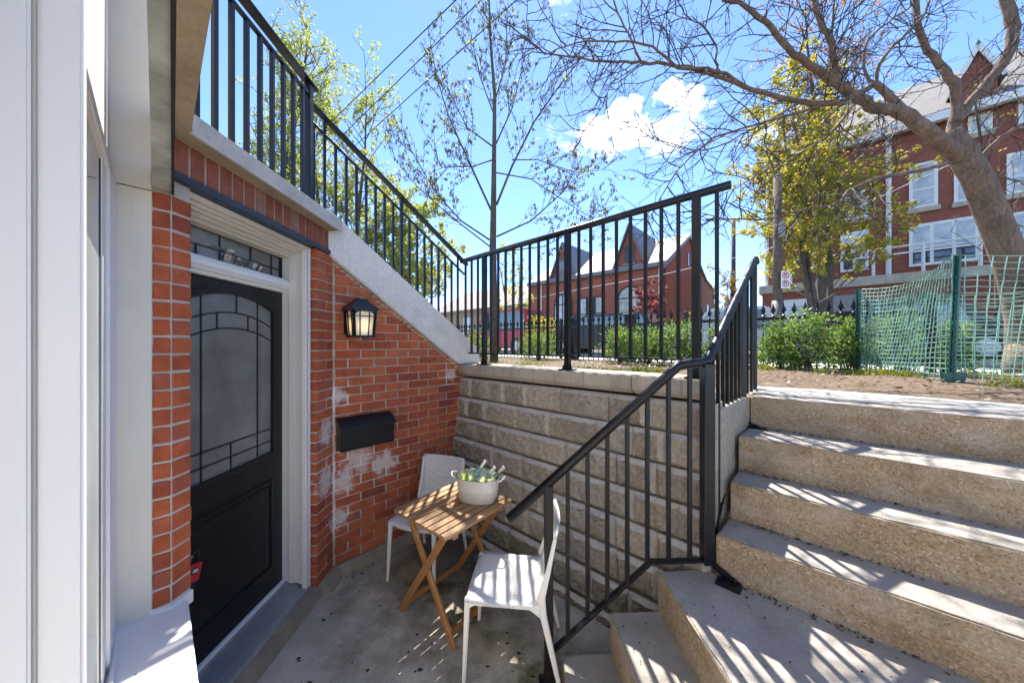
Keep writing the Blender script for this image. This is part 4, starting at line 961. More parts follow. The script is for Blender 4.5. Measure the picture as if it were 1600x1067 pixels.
for dp,rad in allp: sub(tw_,dp,.01,0,g,P_,tips)
tw_.build('twigs',M['twig'],bt_)
bd=leaves(tips,g,1,.016,.5); o=bd.build('buds',M['catkin'],bt_); o['kind']='stuff'
# ---- slim tree with hanging catkins behind the guard railing
ct=thing('catkin_tree','slim bare tree with hanging catkins behind the level guard railing','tree',(-.35,6.0,G0))
b=MB(); tp=[unp(772,566,6.4),unp(771,480,6.4),unp(770,390,6.4),unp(771,330,6.4),unp(772,240,6.4),unp(773,150,6.4),unp(766,60,6.4),unp(763,-40,6.4)]
b.tube(tp,[.085,.075,.066,.056,.042,.033,.022,.012],8); b.build('trunk',M['darkbark'],ct,smooth=True)
BR=[([(768,330,6.4),(745,280,6.3),(720,225,6.2),(700,180,6.15),(682,120,6.1),(668,40,6.0)],.022),([(776,320,6.4),(800,260,6.5),(835,190,6.5),(870,140,6.5),(905,95,6.5),(930,70,6.5)],.024),
    ([(776,370,6.4),(830,345,6.2),(880,300,6.1),(905,255,6.0)],.018),([(765,375,6.4),(720,345,6.2),(680,300,6.0),(645,240,5.9),(615,215,5.8)],.018),
    ([(765,385,6.4),(700,335,6.5),(650,290,6.6),(610,240,6.6)],.016),([(775,225,6.4),(800,170,6.4),(815,110,6.3),(830,40,6.2)],.016),([(771,230,6.4),(730,200,6.5),(700,140,6.6),(660,95,6.6)],.016),
    ([(773,160,6.4),(790,100,6.5),(792,40,6.5),(795,-20,6.5)],.014),([(770,250,6.4),(740,260,6.2),(690,262,6.0),(650,180,5.9)],.013),([(775,270,6.4),(830,280,6.3),(890,320,6.2),(940,350,6.1)],.013),([(772,180,6.4),(750,120,6.3),(735,50,6.2),(720,10,6.2)],.014),
    ([(800,250,6.5),(840,250,6.4),(900,270,6.3),(950,265,6.2)],.011),([(775,395,6.4),(850,385,6.3),(920,350,6.2),(960,300,6.2)],.013)]
br=MB(); tips=[]; P_={'gap':[.11,.13],'len':[.75,.36],'rad':[.006,.0038],'seg':[5,4],'jit':.12,'lift':.05,'up':.35,'fwd':1.1,'start':.2}
for px,rr in BR:
    dp=[unp(*q) for q in px]; br.tube(dp,[rr*(1-.75*i/(len(dp)-1)) for i in range(len(dp))],6); sub(br,dp,.01,0,g,P_,tips)
sub(br,tp[4:],.01,0,g,P_,tips)
br.build('branches',M['darkbark'],ct)
cb=MB()
for pp in tips:
    for k in range(3):
        f=g.uniform(.1,1)*(len(pp)-1); i=min(int(f),len(pp)-2); p=pp[i].lerp(pp[i+1],f-i)
        for q in range(g.choice((1,2,3))):
            d=V((g.uniform(-.35,.35),g.uniform(-.35,.35),-1)).normalized(); s=g.uniform(.032,.06); w_=s*.15; p2=p+V((g.uniform(-.03,.03),g.uniform(-.03,.03),0))
            cb.tube([p2,p2+d*s*.5,p2+d*s],[w_*.5,w_,w_*.3],4,False)
cb.build('catkins',M['catkin'],ct)
lv=leaves([t for t in tips if g.random()<.5],g,3,.05); lv.build('young_leaves',M['springleaf'],ct)
# ---- leafing trees
def spring_tree(name,label,base,height,spread,mat_leaf,seed,per,size,trunks=1,lean=0,barkm='darkbark',gap=.42,levels=None,first=.2):
    gg=random.Random(seed); base=V(base); t=thing(name,label,'tree',tuple(base)); tr=MB(); br=MB(); tips=[]
    for k in range(trunks):
        d=V((gg.uniform(-.12,.12)+lean+(.16*(k-(trunks-1)/2)),gg.uniform(-.1,.1),1))
        pts=walk(tr,base+V((k*.12,0,0)),d,height*gg.uniform(.85,1),height*.0115,height*.0015,10,.05,.03,gg,8)
        Q=levels or {'gap':[gap,.40,.32],'len':[spread,spread*.42,spread*.2],'rad':[height*.0018,height*.0009,height*.0005],'seg':[6,4,3],'jit':.16,'lift':.06,'up':.35,'fwd':.75,'start':first}
        sub(br,pts,.01,0,gg,Q,tips)
    tr.build('trunk',M[barkm],t,smooth=True); br.build('branches',M[barkm],t)
    leaves(tips,gg,per,size).build('crown',M[mat_leaf],t); return t
gz=G0-.03
spring_tree('leafing_tree','tall tree with sparse yellow-green leaves above the sloping stair railing',unp(530,0,15).xy.to_3d()+Z*gz,14.0,3.8,'springleaf',1,20,.12,2,.0,gap=.34,first=.15)
spring_tree('leafing_tree','thin leafing tree partly behind the porch railing',unp(425,0,17).xy.to_3d()+Z*gz,17.0,3.8,'springleaf',2,16,.12,2,-.02,gap=.36,first=.15)
spring_tree('leafing_tree','bright yellow-green low tree beyond the foot of the stair railing',unp(640,0,18).xy.to_3d()+Z*gz,7.4,4.0,'springleaf',4,34,.15,2,gap=.26,first=.12)
spring_tree('leafing_tree','yellow-green maple in front of the big brick building, beside the sign pole',unp(1278,0,9.5).xy.to_3d()+Z*gz,7.6,2.8,'mapleleaf',5,32,.095,3,.02,gap=.18,first=.22)
spring_tree('budding_tree','red budding tree rising behind the yellow-green maple',unp(1290,0,11.5).xy.to_3d()+Z*gz,13.5,3.0,'redbud',6,7,.085,2,0,gap=.28,first=.40)
spring_tree('bare_street_tree','dark slender street tree in front of the building at the right edge',unp(1570,0,8.6).xy.to_3d()+Z*gz,8.5,2.0,'mapleleaf',8,3,.06,2,.06,gap=.4,first=.3)
spring_tree('orange_tree','small tree with orange young leaves right of the townhouse',unp(1135,0,24).xy.to_3d()+Z*gz,6.2,2.0,'rust',9,14,.18,2,gap=.35,first=.2)
spring_tree('plum_tree','small purple-leaved tree in front of the townhouse arched window',unp(1012,0,15).xy.to_3d()+Z*gz,2.9,1.1,'plum',10,44,.12,3,gap=.18,first=.3)
spring_tree('leafing_tree','hazy green tree between the tan house and the townhouse',unp(800,0,19).xy.to_3d()+Z*gz,6.0,2.0,'springleaf',12,12,.15,2,gap=.3,first=.2)
# ---- shrubs along the fence
def shrub(label,px,D,w_,h,m,seed,n=1500,size=.05,zb=None,name='shrub'):
    gg=random.Random(seed); base=V((*unp(px,0,D).xy,G0-.01)); t=thing(name,label,'shrub',tuple(base),0,'shrubs along the iron fence' if name=='shrub' else None)
    st_=MB(); b=MB(); cl=[]
    for k in range(9):
        a=gg.uniform(0,6.28); e=base+V((math.cos(a)*w_*.45*gg.random(),math.sin(a)*w_*.45*gg.random(),h*gg.uniform(.4,.95))); st_.tube([base+V((gg.uniform(-.05,.05),gg.uniform(-.05,.05),0)),base.lerp(e,.5)+V((gg.uniform(-.05,.05),gg.uniform(-.05,.05),.05)),e],[.012,.009,.004],4)
    for k in range(int(26*w_*h/.35)+12):
        a=gg.uniform(0,6.28); q=math.sqrt(gg.random()); z=gg.random(); cl.append(base+V((math.cos(a)*q*w_*.5*(1-.35*z),math.sin(a)*q*w_*.5*(1-.35*z),.06+z*h*(1-.25*q))))
    for k in range(n):
        c=gg.choice(cl); o=V((gg.gauss(0,1),gg.gauss(0,1),gg.gauss(0,.8)))*.062*(w_/.7); p=c+o
        if p.z<base.z+.01: p.z=base.z+.01
        d=(o.normalized()+V((gg.uniform(-.6,.6),gg.uniform(-.6,.6),gg.uniform(-.2,.8)))).normalized(); s=size*gg.uniform(.6,1.3); u=d.cross(V((gg.uniform(-1,1),gg.uniform(-1,1),gg.uniform(-1,1)))).normalized()*s*.22
        b.add([p,p+d*s*.5+u,p+d*s,p+d*s*.5-u],[[0,1,2,3]])
    st_.build('stems',M['darkbark'],t); b.build('foliage',M[m],t)
SH=[('green shrub at the foot of the guard railing near the stair edge',745,7.6,.9,.62),('green shrub left of the dark gate pillar',842,7.8,.95,.62),('green shrub right of the dark parked car',968,6.4,.72,.66),('green shrub below the purple tree',1012,6.3,.75,.70),('tallest green shrub, in front of the townhouse corner',1068,5.9,.75,.86),('green shrub behind the top of the stair handrail',1138,5.5,.6,.74),
    ('green shrub right of the handrail, at the foot of the sign pole',1215,4.85,.52,.66),('green shrub under the maple trunk',1262,4.55,.54,.86),('green shrub touching the edge of the green net',1328,4.55,.5,.66),('green shrub seen through the net near its middle',1410,4.75,.7,.85),('green shrub seen through the net left of the bare trunk',1478,4.55,.5,.72)]
for i,(lb,px,D,w_,h) in enumerate(SH): shrub(lb,px,D,w_,h,'yew',40+i,n=2100 if D<5 else 2200,size=.055)
shrub('yellow flowering shrub in front of the tan house',850,13,1.6,1.5,'yellow',70,2200,.10,name='yellow_shrub')
# ---- grass tufts on the soil bed (too many blades to count)
b=MB()
def tuft(c,n,h,sp):
    for k in range(n):
        p=c+V((g.gauss(0,sp),g.gauss(0,sp*.6),0)); d=V((g.uniform(-.6,.6),g.uniform(-.6,.6),1)).normalized(); u=d.cross(V((g.uniform(-1,1),g.uniform(-1,1),.1))).normalized()*.004; hh=h*g.uniform(.5,1.2); bend=V((g.uniform(-.4,.4),g.uniform(-.4,.4),0))*hh
        b.add([p-u,p+u,p+d*hh*.6+u*.7+bend*.3,p+d*hh+bend,p+d*hh*.6-u*.7+bend*.3],[[0,1,2,3,4]])
for px,py,D,n,h,sp in ((1375,580,3.9,240,.10,.12),(1420,585,3.7,170,.10,.10),(1345,580,4.0,170,.09,.10),(1540,585,3.9,220,.08,.2),(1600,600,3.1,160,.07,.12),(1285,585,4.1,80,.07,.06),(1195,572,4.6,140,.12,.06),(1000,565,4.4,200,.10,.12),(960,568,4.2,180,.10,.12),(1030,568,4.0,160,.10,.08),(770,560,6,180,.10,.12),(830,560,6.0,160,.08,.2),(1580,610,2.9,90,.05,.1),(920,566,4.6,150,.09,.14)):
    p=unp(px,py,D); tuft(V((p.x,p.y,G0)),n,h,sp)
tag(b.build('grass',M['blade']),'short bright grass tufts on the soil bed','grass',kind='stuff')
b=MB()
for i in range(5200):
    a=g.uniform(-.6,6.5); bb_=g.uniform(.02,3.4); p=gpt(a,bb_)
    if (p-V((1.73,2.41,0))).dot(l)<.66 and (p-K0).dot(r)>-.1: continue
    c=V((p.x,p.y,G0+.03)); e=g.uniform(0,6.28); s=g.choice((.008,.014,.02,.035,.05)); d=V((math.cos(e),math.sin(e),g.uniform(-.3,.6)))*s; u=V((-math.sin(e),math.cos(e),g.uniform(-.3,.3)))*s*.35
    b.add([c,c+d*.5+u,c+d,c+d*.5-u],[[0,1,2,3]])
tag(b.build('mulch_litter',leaf('mulch',[(.05,.035,.024),(.15,.105,.07),(.09,.062,.042),(.23,.17,.115),(.12,.08,.05)],.1)),'brown bark mulch and dry leaves on the soil','litter',kind='stuff')
b=MB()
def litter(p,s):
    e=g.uniform(0,6.28); k=g.choice((5,6,7)); pts=[]
    for i in range(k): a=e+6.283*i/k; q=s*g.uniform(.35,1.1); pts.append(p+V((math.cos(a)*q,math.sin(a)*q*.7,.003+g.uniform(0,.007))))
    b.face(pts)
for i in range(95): litter(V((g.uniform(-1.25,.25),g.uniform(1.5,2.9),.001)),g.choice((.005,.008,.013,.019)))
for i in range(60):
    q=g.random(); t_=g.uniform(0,1.0); litter(A+l*t_+r*(.07+abs(g.gauss(0,.05)))+Z*.001,.008)
for z,p0 in ((.56,E4),(.78,E3),(1.0,E2),(1.22,E1)):
    for i in range(70): litter(p0+r*abs(g.gauss(.15,.5))-l*(.012+abs(g.gauss(0,.02)))+Z*(z+.001),g.uniform(.005,.012))
    for i in range(8): litter(p0+r*g.uniform(.05,2)-l*g.uniform(.03,.2)+Z*(z+.001),g.uniform(.004,.01))
for i in range(26): litter(V((g.uniform(.86,1.5),g.uniform(.9,1.75),.561)),g.uniform(.004,.011))
for i in range(10): litter(V((g.uniform(.58,.78),g.uniform(1.2,1.8),.341)),g.uniform(.004,.009))
for i in range(7): litter(W(g.uniform(.7,1.7),g.uniform(-.05,.08),.742),.005)
tag(b.build('leaf_litter',M['deadleaf']),'dark scraps of dead leaves on the court floor and steps','litter',kind='stuff')
# ================================================================== street beyond
# iron fence with spear tops
FP=V((4.77,4.76,G0))
fn=thing('iron_fence','black iron picket fence with spear tops beyond the soil bed','fence',tuple(FP))
b=MB(); b.tube([V((0,0,0)),V((0,0,.82))],.011,6); b.lathe([(.011,.80),(.022,.815),(.022,.83),(.010,.84),(.014,.87),(.036,.90),(.030,.925),(.012,.975),(.0,1.03)],n=8); pk=b.mesh('picket',M['iron'])
i=0; t=-.72
while t<9.4:
    p=FP-r*t; inst(pk,'picket',fn,Matrix.Translation(p)); t+=.128
for z in (.78,.16):
    b=MB(); b.bar(FP-r*-.78+Z*z,FP-r*9.4+Z*z,.03,.035 if z<.5 else .045); b.build('fence_rail',M['iron'],fn)
for t in (-.78,2.1,4.9,7.6):
    b=MB(); b.box(FP-r*t-Z*.02-r*.03-l*.03,r*.06,l*.06,Z*1.0); b.build('fence_post',M['iron'],fn,bevel=.004)
for lb,px,D in (('dark gate pillar nearer the guard post in the iron fence',895,8.2),('dark gate pillar right of the parked dark car',985,7.3)):
    p=unp(px,0,D); p.z=G0; t_=thing('gate_pillar',lb,'pillar',tuple(p),0,'gate pillars')
    b=MB(); b.box(p-r*.10-l*.10,r*.20,l*.20,Z*.98); b.build('shaft',M['iron'],t_,bevel=.01); b=MB(); b.box(p-r*.125-l*.125+Z*.98,r*.25,l*.25,Z*.06); b.build('pillar_cap',M['iron'],t_,bevel=.01)
# green plastic net on posts
nf=thing('net_fence','green plastic net strung on green metal posts around the bare tree','net fence',tuple(unp(1487,598,3.24)))
Q0=V((4.60,4.42,0)); Q1=V((4.28,3.24,0)); Q2=V((6.6,2.92,0)); Q3=V((5.35,4.25,0))
def post(p,h,tilt=0,zt=None):
    b=MB(); top=p+V((tilt,0,h)); b.bar(p,top,.045,.018); b.bar(p+V((0,.012,0)),top+V((0,.012,0)),.012,.04); 
    for k in range(8): b.box(p.lerp(top,.12+.1*k)+V((-.03,-.016,0)),(.06,0,0),(0,.008,0),(0,0,.012))
    o=b.build('net_post',M['greenpost'],nf); return top
post(Q1+Z*G0,1.24,.06); post(Q0+Z*G0,1.10); post(Q3+Z*G0,1.05,-.05); post(V((6.4,2.95,G0)),1.2)
b=MB(); b.prism([Q1+V((-.10,-.02,G0-.02)),Q1+V((.10,-.02,G0-.02)),Q1+V((.12,-.02,G0+.10)),Q1+V((-.12,-.02,G0+.10))],(0,.015,0)); b.build('anchor_plate',M['greenpost'],nf)
def net(p0,p1,h0,h1,nc,nr,slant,sagk,seed):
    gg=random.Random(seed); b=MB(); grid=[]
    for j in range(nr+1):
        row=[]
        for i in range(nc+1):
            u=i/nc; v=j/nr; uu=min(1.0,max(0.0,u+slant*(v-.5)*(4*u*(1-u)))); p=p0.lerp(p1,uu); h=h0+(h1-h0)*(u**1.5 if h1>h0 else u)
            z=G0+.02+v*h - sagk*math.sin(math.pi*u)*v
            nn=(p1-p0).normalized(); nn=V((-nn.y,nn.x,0)); row.append(V((p.x,p.y,z))+nn*(.04*math.sin(4*u+1.5*v)+gg.uniform(-.004,.004))+V((0,0,gg.uniform(-.004,.004))))
        grid.append(row)
    for j in range(nr+1): b.tube(grid[j],.0036,3,False)
    for i in range(nc+1): b.tube([grid[j][i] for j in range(nr+1)],.0046,3,False)
    b.build('net',M['net'],nf)
net(Q0,Q1+V((.05,0,0)),1.08,1.235,27,22,.28,.09,1)
net(Q1+V((.05,0,0)),Q2,1.235,1.22,24,20,.10,.05,2)
net(Q3,Q0,1.0,1.05,9,18,.05,.06,3)
net(Q3,V((6.6,3.9,0)),1.0,1.05,12,18,.0,.05,4)
# pole with parking sign
po=thing('utility_pole','weathered wooden utility pole carrying the no-parking signs','pole',(*unp(1215,0,8.3).xy,G0))
p=V((*unp(1215,0,8.3).xy,G0)); b=MB(); b.tube([p,p+Z*4.6],[.105,.09],10); b.build('pole_shaft',M['darkbark'],po,smooth=True)
b=MB(); b.tube([p-Z*.05,p+Z*1.45],.125,10); b.build('pole_sleeve',simple('pole_sleeve',(.10,.095,.09),.6),po,smooth=True)
b=MB(); b.tube([p+Z*3.0+V((0,-.13,0)),p+Z*3.35+V((0,-.13,0))],.07,8); b.build('pole_band',M['shingle'],po)
sg=thing('parking_sign','white sign with two red no-parking symbols on the utility pole','sign',(*unp(1227,0,8.1).xy,2.9))
c0=unp(1227.5,437,8.1)
sr_=simple('sign_red',(.48,.03,.03),.5,var=.02); sk=simple('sign_black',(.02,.02,.02),.5)
KS=.62
b=MB(); b.box(c0+V((-.17,0,-.34))*KS,(.34*KS,0,0),(0,.012,0),(0,0,.68*KS)); pl=b.build('sign_plate',M['farwhite'],sg,bevel=.003)
bl=MB(); rg=MB()
for z0 in (c0.z+.17*KS,c0.z-.15*KS):
    for x0,x1,za,zb in ((-.045,-.02,-.075,.08),(-.02,.04,.055,.08),(.03,.05,0,.075),(-.02,.04,-.01,.015)):
        bl.abox(c0.x+x0*KS,c0.x+x1*KS,c0.y-.004,c0.y-.0015,z0+za*KS,z0+zb*KS)
    n=20
    for k in range(n):
        a0,a1=6.2832*k/n,6.2832*(k+1)/n
        rg.add([V((c0.x+math.cos(a)*q*KS,c0.y-.005,z0+math.sin(a)*q*KS)) for a,q in ((a0,.105),(a1,.105),(a1,.14),(a0,.14))],[[0,1,2,3]])
    rg.bar((c0.x-.08*KS,c0.y-.0055,z0+.08*KS),(c0.x+.08*KS,c0.y-.0055,z0-.08*KS),.028*KS,.002,V((0,1,0)))
bl.build('sign_letter',sk,pl); rg.build('prohibition_ring',sr_,pl)
po2=thing('street_lamp_pole','tall grey pole beyond the stair handrail, left of the big building','pole',(*unp(1146,0,25).xy,G0)); p=V((*unp(1146,0,25).xy,G0)); b=MB(); b.tube([p,p+Z*9.6],[.17,.14],8); b.build('pole_shaft',M['darkbark'],po2,smooth=True)
b=MB(); b.tube([p+Z*9.4,p+Z*9.7+V((-.6,0,0)),p+Z*9.7+V((-1.6,0,0))],.05,6); b.build('lamp_arm',M['shingle'],po2); b=MB(); b.box(p+V((-2.1,-.15,9.62)),(.6,0,0),(0,.3,0),(0,0,.14)); b.build('lamp_head',M['shingle'],po2,bevel=.04)
# overhead wires
for i,(a,b_,z,lb) in enumerate((((600,110),(712,0),11.0,'upper of three overhead wires crossing the sky above the stair railing'),((600,148),(751,0),11.0,'middle of three overhead wires crossing the sky above the stair railing'),((600,187),(806,0),11.0,'lower of three overhead wires crossing the sky above the stair railing'))):
    def gp(px,py): D=F*(z-H)/(CY-py); return V(((px-CX)/F*D,D,z))
    p=gp(*a); q=gp(*b_); d=(q-p).normalized(); m=MB(); pts=[p+d*k for k in (-60,-40,-20,-6,0,4,10,20)]; pts=[x-Z*(.004*((k-3)*1.0)**2) for k,x in enumerate(pts)]; m.tube(pts,.016,5)
    tag(m.build('overhead_wire',M['grime']),lb,'wire','overhead wires')
m=MB(); a=unp(905,452,17); c=unp(1195,392,12.5); e=unp(1500,250,9); m.tube([a+(a-c)*.6,a,a.lerp(c,.5)-Z*.12,c,e],.011,5); tag(m.build('service_wire',M['farwhite']),'pale service wire slung in front of the townhouse','wire','overhead wires')
# ---- townhouse with steep gables
TH=V((9.15,20,G0)); 
th=thing('gabled_townhouse','red brick townhouse with two steep gables and arched windows','house',tuple(TH))
def Fp(t,z,o=0): return V((TH.x,TH.y,0))-r*t-l*o+Z*z       # front face, t to the left, o proud
def Sp(t,z,o=0): return V((TH.x,TH.y,0))+l*t+r*o+Z*z
EV=6.7
b=MB(); b.prism([Fp(0,G0-.1),Fp(10.4,G0-.1),Fp(10.4,EV),Fp(0,EV)],l*.3); b.build('front_wall',M['fb_r'],th)
for lb,(tL,tR,tp,zp) in (('g',(3.15,1.05,2.12,9.35)),('g',(8.35,6.1,7.25,9.2))):
    b=MB(); b.prism([Fp(tL,EV-1.2,.05),Fp(tR,EV-1.2,.05),Fp(tR,EV,.05),Fp(tp,zp,.05),Fp(tL,EV,.05)],l*.3); gb=b.build('gable',M['fb_r'],th)
    b=MB()
    for q in (tL,tR):
        e=Fp(q,EV-.25,.30); pk_=Fp(tp,zp+.15,.30); s=1 if q>tp else -1
        b.prism([e-r*.18*s,pk_,pk_-Z*.22,e-r*.18*s-Z*.22],l*.12)
    b.build('bargeboard',M['slate'],gb)
    b=MB()
    for q in (tL,tR):
        s=1 if q>tp else -1
        b.prism([Fp(q,EV-.2,.2)-r*.15*s,Fp(tp,zp+.12,.2),Fp(tp,zp+.12,-4.4),Fp(q,EV-.2,-2.0)-r*.15*s],(0,0,.10))
    b.build('gable_roof',M['slate'],gb)
    b=MB(); b.box(Fp(tp+.32,7.0,.06),r*.64,-l*.05,Z*1.15); w_=b.build('window',M['darkglass'],gb); b=MB(); b.box(Fp(tp+.4,6.88,.06),r*.8,-l*.09,Z*.11); b.build('sill',M['tanbrick'],w_)
    # arched window
    ax=[(tp+1.0-.1*0,3.2),(tp-.75,3.2)]+[(tp+.125+.875*math.cos(a),4.75+.75*math.sin(a)) for a in [math.pi*k/10 for k in range(11)]][::1]
    pts=[Fp(tp+.75,3.2,.06),Fp(tp-.75,3.2,.06)]+[Fp(tp-.75*math.cos(math.pi*k/10),4.75+.75*math.sin(math.pi*k/10),.06) for k in range(11)]
    b=MB(); b.prism(pts,-l*.04); w_=b.build('arched_window',M['curtain'],th)
    b=MB()
    for q in range(len(pts)): b.bar(pts[q]-l*.05,pts[(q+1)%len(pts)]-l*.05,.09,.07)
    b.bar(Fp(tp,3.2,.11),Fp(tp,5.5,.11),.07,.06); b.bar(Fp(tp+.75,4.75,.11),Fp(tp-.75,4.75,.11),.07,.06); b.build('window_frame',M['grime'],w_)
for t_ in (5.6,4.4):
    b=MB(); b.box(Fp(t_+.45,2.9,.04),r*.9,-l*.04,Z*2.2); w_=b.build('balcony_door',M['grime'],th); b=MB(); b.box(Fp(t_+.1,3.0,.085),r*.42,-l*.02,Z*2.0); b.build('pane',M['curtain'],w_)
b=MB(); b.box(Fp(6.3,2.75,.0),r*3.0,-l*.9,Z*.14); bl_=b.build('balcony',M['tanbrick'],th)
b=MB()
for k in range(26): b.bar(Fp(6.25-k*.116,2.9,.85),Fp(6.25-k*.116,3.85,.85),.022)
b.bar(Fp(6.3,3.86,.85),Fp(3.3,3.86,.85),.05); b.build('balcony_rail',M['iron'],bl_)
b=MB(); b.prism([Fp(-.25,EV-.1,.35),Fp(10.5,EV-.1,.35),Fp(10.5,9.45,-4.8),Fp(-.25,9.45,-4.8)],(0,0,.12)); b.build('roof',M['shingle'],th)
b=MB(); b.prism([Fp(-.25,EV-.25,.40),Fp(10.5,EV-.25,.40),Fp(10.5,EV-.02,.40),Fp(-.25,EV-.02,.40)],l*.12); b.build('gutter',M['slate'],th)
b=MB(); b.prism([Sp(0,G0-.1),Sp(12.6,G0-.1),Sp(12.6,6.4),Sp(9.6,6.9),Sp(8.0,7.7),Sp(4.8,9.35),Sp(0,EV-.05)],-r*.3); b.build('side_wall',M['fb_l'],th)
b=MB(); b.prism([Sp(-.3,EV-.2,.15),Sp(4.8,9.45,.15),Sp(8.1,7.65,.15),Sp(8.1,7.45,.15),Sp(4.8,9.25,.15),Sp(-.3,EV-.4,.15)],-r*.12); b.build('verge_board',M['slate'],th)
b=MB(); b.prism([Sp(8.0,7.8,.12),Sp(9.6,7.0,.12),Sp(12.6,6.5,.12),Sp(12.6,6.38,.12),Sp(9.6,6.88,.12),Sp(8.0,7.6,.12)],-r*.5); b.build('parapet_cap',M['slate'],th)
b=MB(); b.box(Sp(4.65,7.3,.01),l*.3,r*.03,Z*.9); b.build('window',M['darkglass'],th); b=MB(); b.box(Sp(9.9,4.2,.01),l*.45,r*.03,Z*.8); b.build('window',M['darkglass'],th)
b=MB(); b.bar(Fp(.25,G0,.08),Fp(.25,EV-.2,.08),.08); b.bar(Fp(9.3,G0,.08),Fp(9.3,EV-.2,.08),.08); b.build('downpipe',M['farwhite'],th)
# ---- tan house at the left
tn=thing('tan_house','low tan brick house with a brown roof seen through the guard railing','house',tuple(V((-.6,25,G0))))
def Np(t,z,o=0): return V((3.1,27.0,0))-r*t-l*o+Z*z
b=MB(); b.prism([Np(0,G0-.1),Np(16,G0-.1),Np(16,5.2),Np(0,5.2)],l*5); b.build('wall',M['tanbrick'],tn)
b=MB(); b.prism([Np(-.4,5.1,.5),Np(16.4,5.1,.5),Np(15,7.6,-3.2),Np(.8,7.6,-3.2)],(0,0,.15)); b.build('roof',simple('brown_shingle',(.25,.20,.17),.8,var=.1),tn)
for t_ in (1.5,4.2,7.5,10.5):
    b=MB(); b.box(Np(t_+.6,3.0,.0),r*1.2,-l*.05,Z*1.5); w_=b.build('window',M['curtain'],tn); b=MB(); b.box(Np(t_+.7,2.88,.0),r*1.4,-l*.1,Z*.12); b.build('sill',M['farwhite'],w_)
# ---- big brick building on the right
BC=V((11.4,15.0,G0))
bb=thing('brick_apartment_building','large dark red brick building with white windows and a white balcony rail','building',tuple(BC))
def Rp(t,z,o=0): return V((BC.x,BC.y,0))+r*t-l*o+Z*z
def Rt(px): u=(px-CX)/F; return (BC.y*u-BC.x)/(.7302+u*.6833)
def Rz(px,py): t_=Rt(px); D=BC.y-.6833*t_; return H+(CY-py)*D/F
EVB=9.65
b=MB(); b.prism([Rp(0,4.3),Rp(16,4.3),Rp(16,EVB),Rp(0,EVB)],l*9); b.build('wall',M['fb_dark'],bb)
b=MB(); b.prism([Rp(0,G0-.1,.9),Rp(16,G0-.1,.9),Rp(16,3.95,.9),Rp(0,3.95,.9)],l*1.0); b.build('podium_wall',M['fb_dark'],bb)
b=MB(); b.prism([Rp(-.1,3.95,1.02),Rp(16,3.95,1.02),Rp(16,4.28,1.02),Rp(-.1,4.28,1.02)],l*1.0); b.build('balcony_slab',M['cap'],bb)
rl=MB()
for z in (5.22,4.98): rl.bar(Rp(.9,z,.95),Rp(16,z,.95),.06,.05)
rl.build('balcony_rail',M['farwhite'],bb)
pm_=MB(); pm_.abox(-.03,.03,-.03,.03,0,.95); pm_=pm_.mesh('rail_post',M['farwhite'])
for k in range(13): inst(pm_,'rail_post',bb,Matrix.Translation(Rp(.95+k*1.15,4.28,.95)))
def win(px0,px1,py0,py1,panes=2,sill=True,m='curtain'):
    t0,t1=Rt(px0),Rt(px1); pm=(px0+px1)/2; z1=Rz(pm,py0); z0=Rz(pm,py1)
    b=MB(); b.box(Rp(t0,z0,.0),r*(t1-t0),-l*.06,Z*(z1-z0)); w_=b.build('window_frame',M['farwhite'],bb)
    f=.09
    for k in range(panes):
        a0=t0+f+(t1-t0-f)*k/panes; a1=t0+(t1-t0-f)*(k+1)/panes
        if z1-z0>1.0:
            zs=z0+(z1-z0)*.42
            b=MB(); b.box(Rp(a0,z0+f,.061),r*(a1-a0),-l*.008,Z*(zs-z0-f-.03)); b.build('pane',M[m],w_)
            b=MB(); b.box(Rp(a0,zs+.03,.061),r*(a1-a0),-l*.008,Z*(z1-zs-f-.03)); b.build('pane',M['curtain'],w_)
        else:
            b=MB(); b.box(Rp(a0,z0+f,.061),r*(a1-a0),-l*.008,Z*(z1-z0-2*f)); b.build('pane',M[m],w_)
    if sill: b=MB(); b.box(Rp(t0-.05,z0-.16,.0),r*(t1-t0+.1),-l*.12,Z*.16); b.build('sill',M['cap'],w_)
win(1270,1302,318,350,1); win(1320,1358,300,342,1); win(1420,1465,255,325,1); win(1490,1530,245,315,1); win(1270,1300,370,425,1,False,'darkglass'); win(1313,1357,362,424,2,False,'darkglass'); win(1420,1530,345,412,3,False,'darkglass'); win(1572,1640,330,400,2,False,'darkglass'); win(1572,1640,235,300,1); win(1512,1550,150,208,1); win(1590,1640,120,190,1)
b=MB(); b.bar(Rp(Rt(1388),4.3,.08),Rp(Rt(1388),EVB,.08),.10); b.build('downpipe',M['farwhite'],bb); b=MB(); b.bar(Rp(.12,G0,1.0),Rp(.12,EVB,.08),.09); b.build('downpipe',M['farwhite'],bb)
b=MB(); b.prism([Rp(-.4,EVB-.1,.5),Rp(16,EVB-.1,.5),Rp(16,13.2,-4.5),Rp(2.0,13.2,-4.5)],(0,0,.2)); b.prism([Rp(-.4,EVB-.1,.5),Rp(2.0,13.2,-4.5),Rp(-.4,EVB-.1,-9.5)],(0,0,.2)); b.build('roof',M['darkshingle'],bb)
b=MB(); b.prism([Rp(-.4,EVB-.22,.55),Rp(16,EVB-.22,.55),Rp(16,EVB+.05,.55),Rp(-.4,EVB+.05,.55)],l*.2); b.build('gutter',M['farwhite'],bb)
tg=Rt(1521); b=MB(); b.prism([Rp(tg-.40,EVB-.2,.35),Rp(tg+.40,EVB-.2,.35),Rp(tg+.40,10.5,.35),Rp(tg,11.45,.35),Rp(tg-.40,10.5,.35)],l*3); gb=b.build('gable',M['fb_dark'],bb)
b=MB()
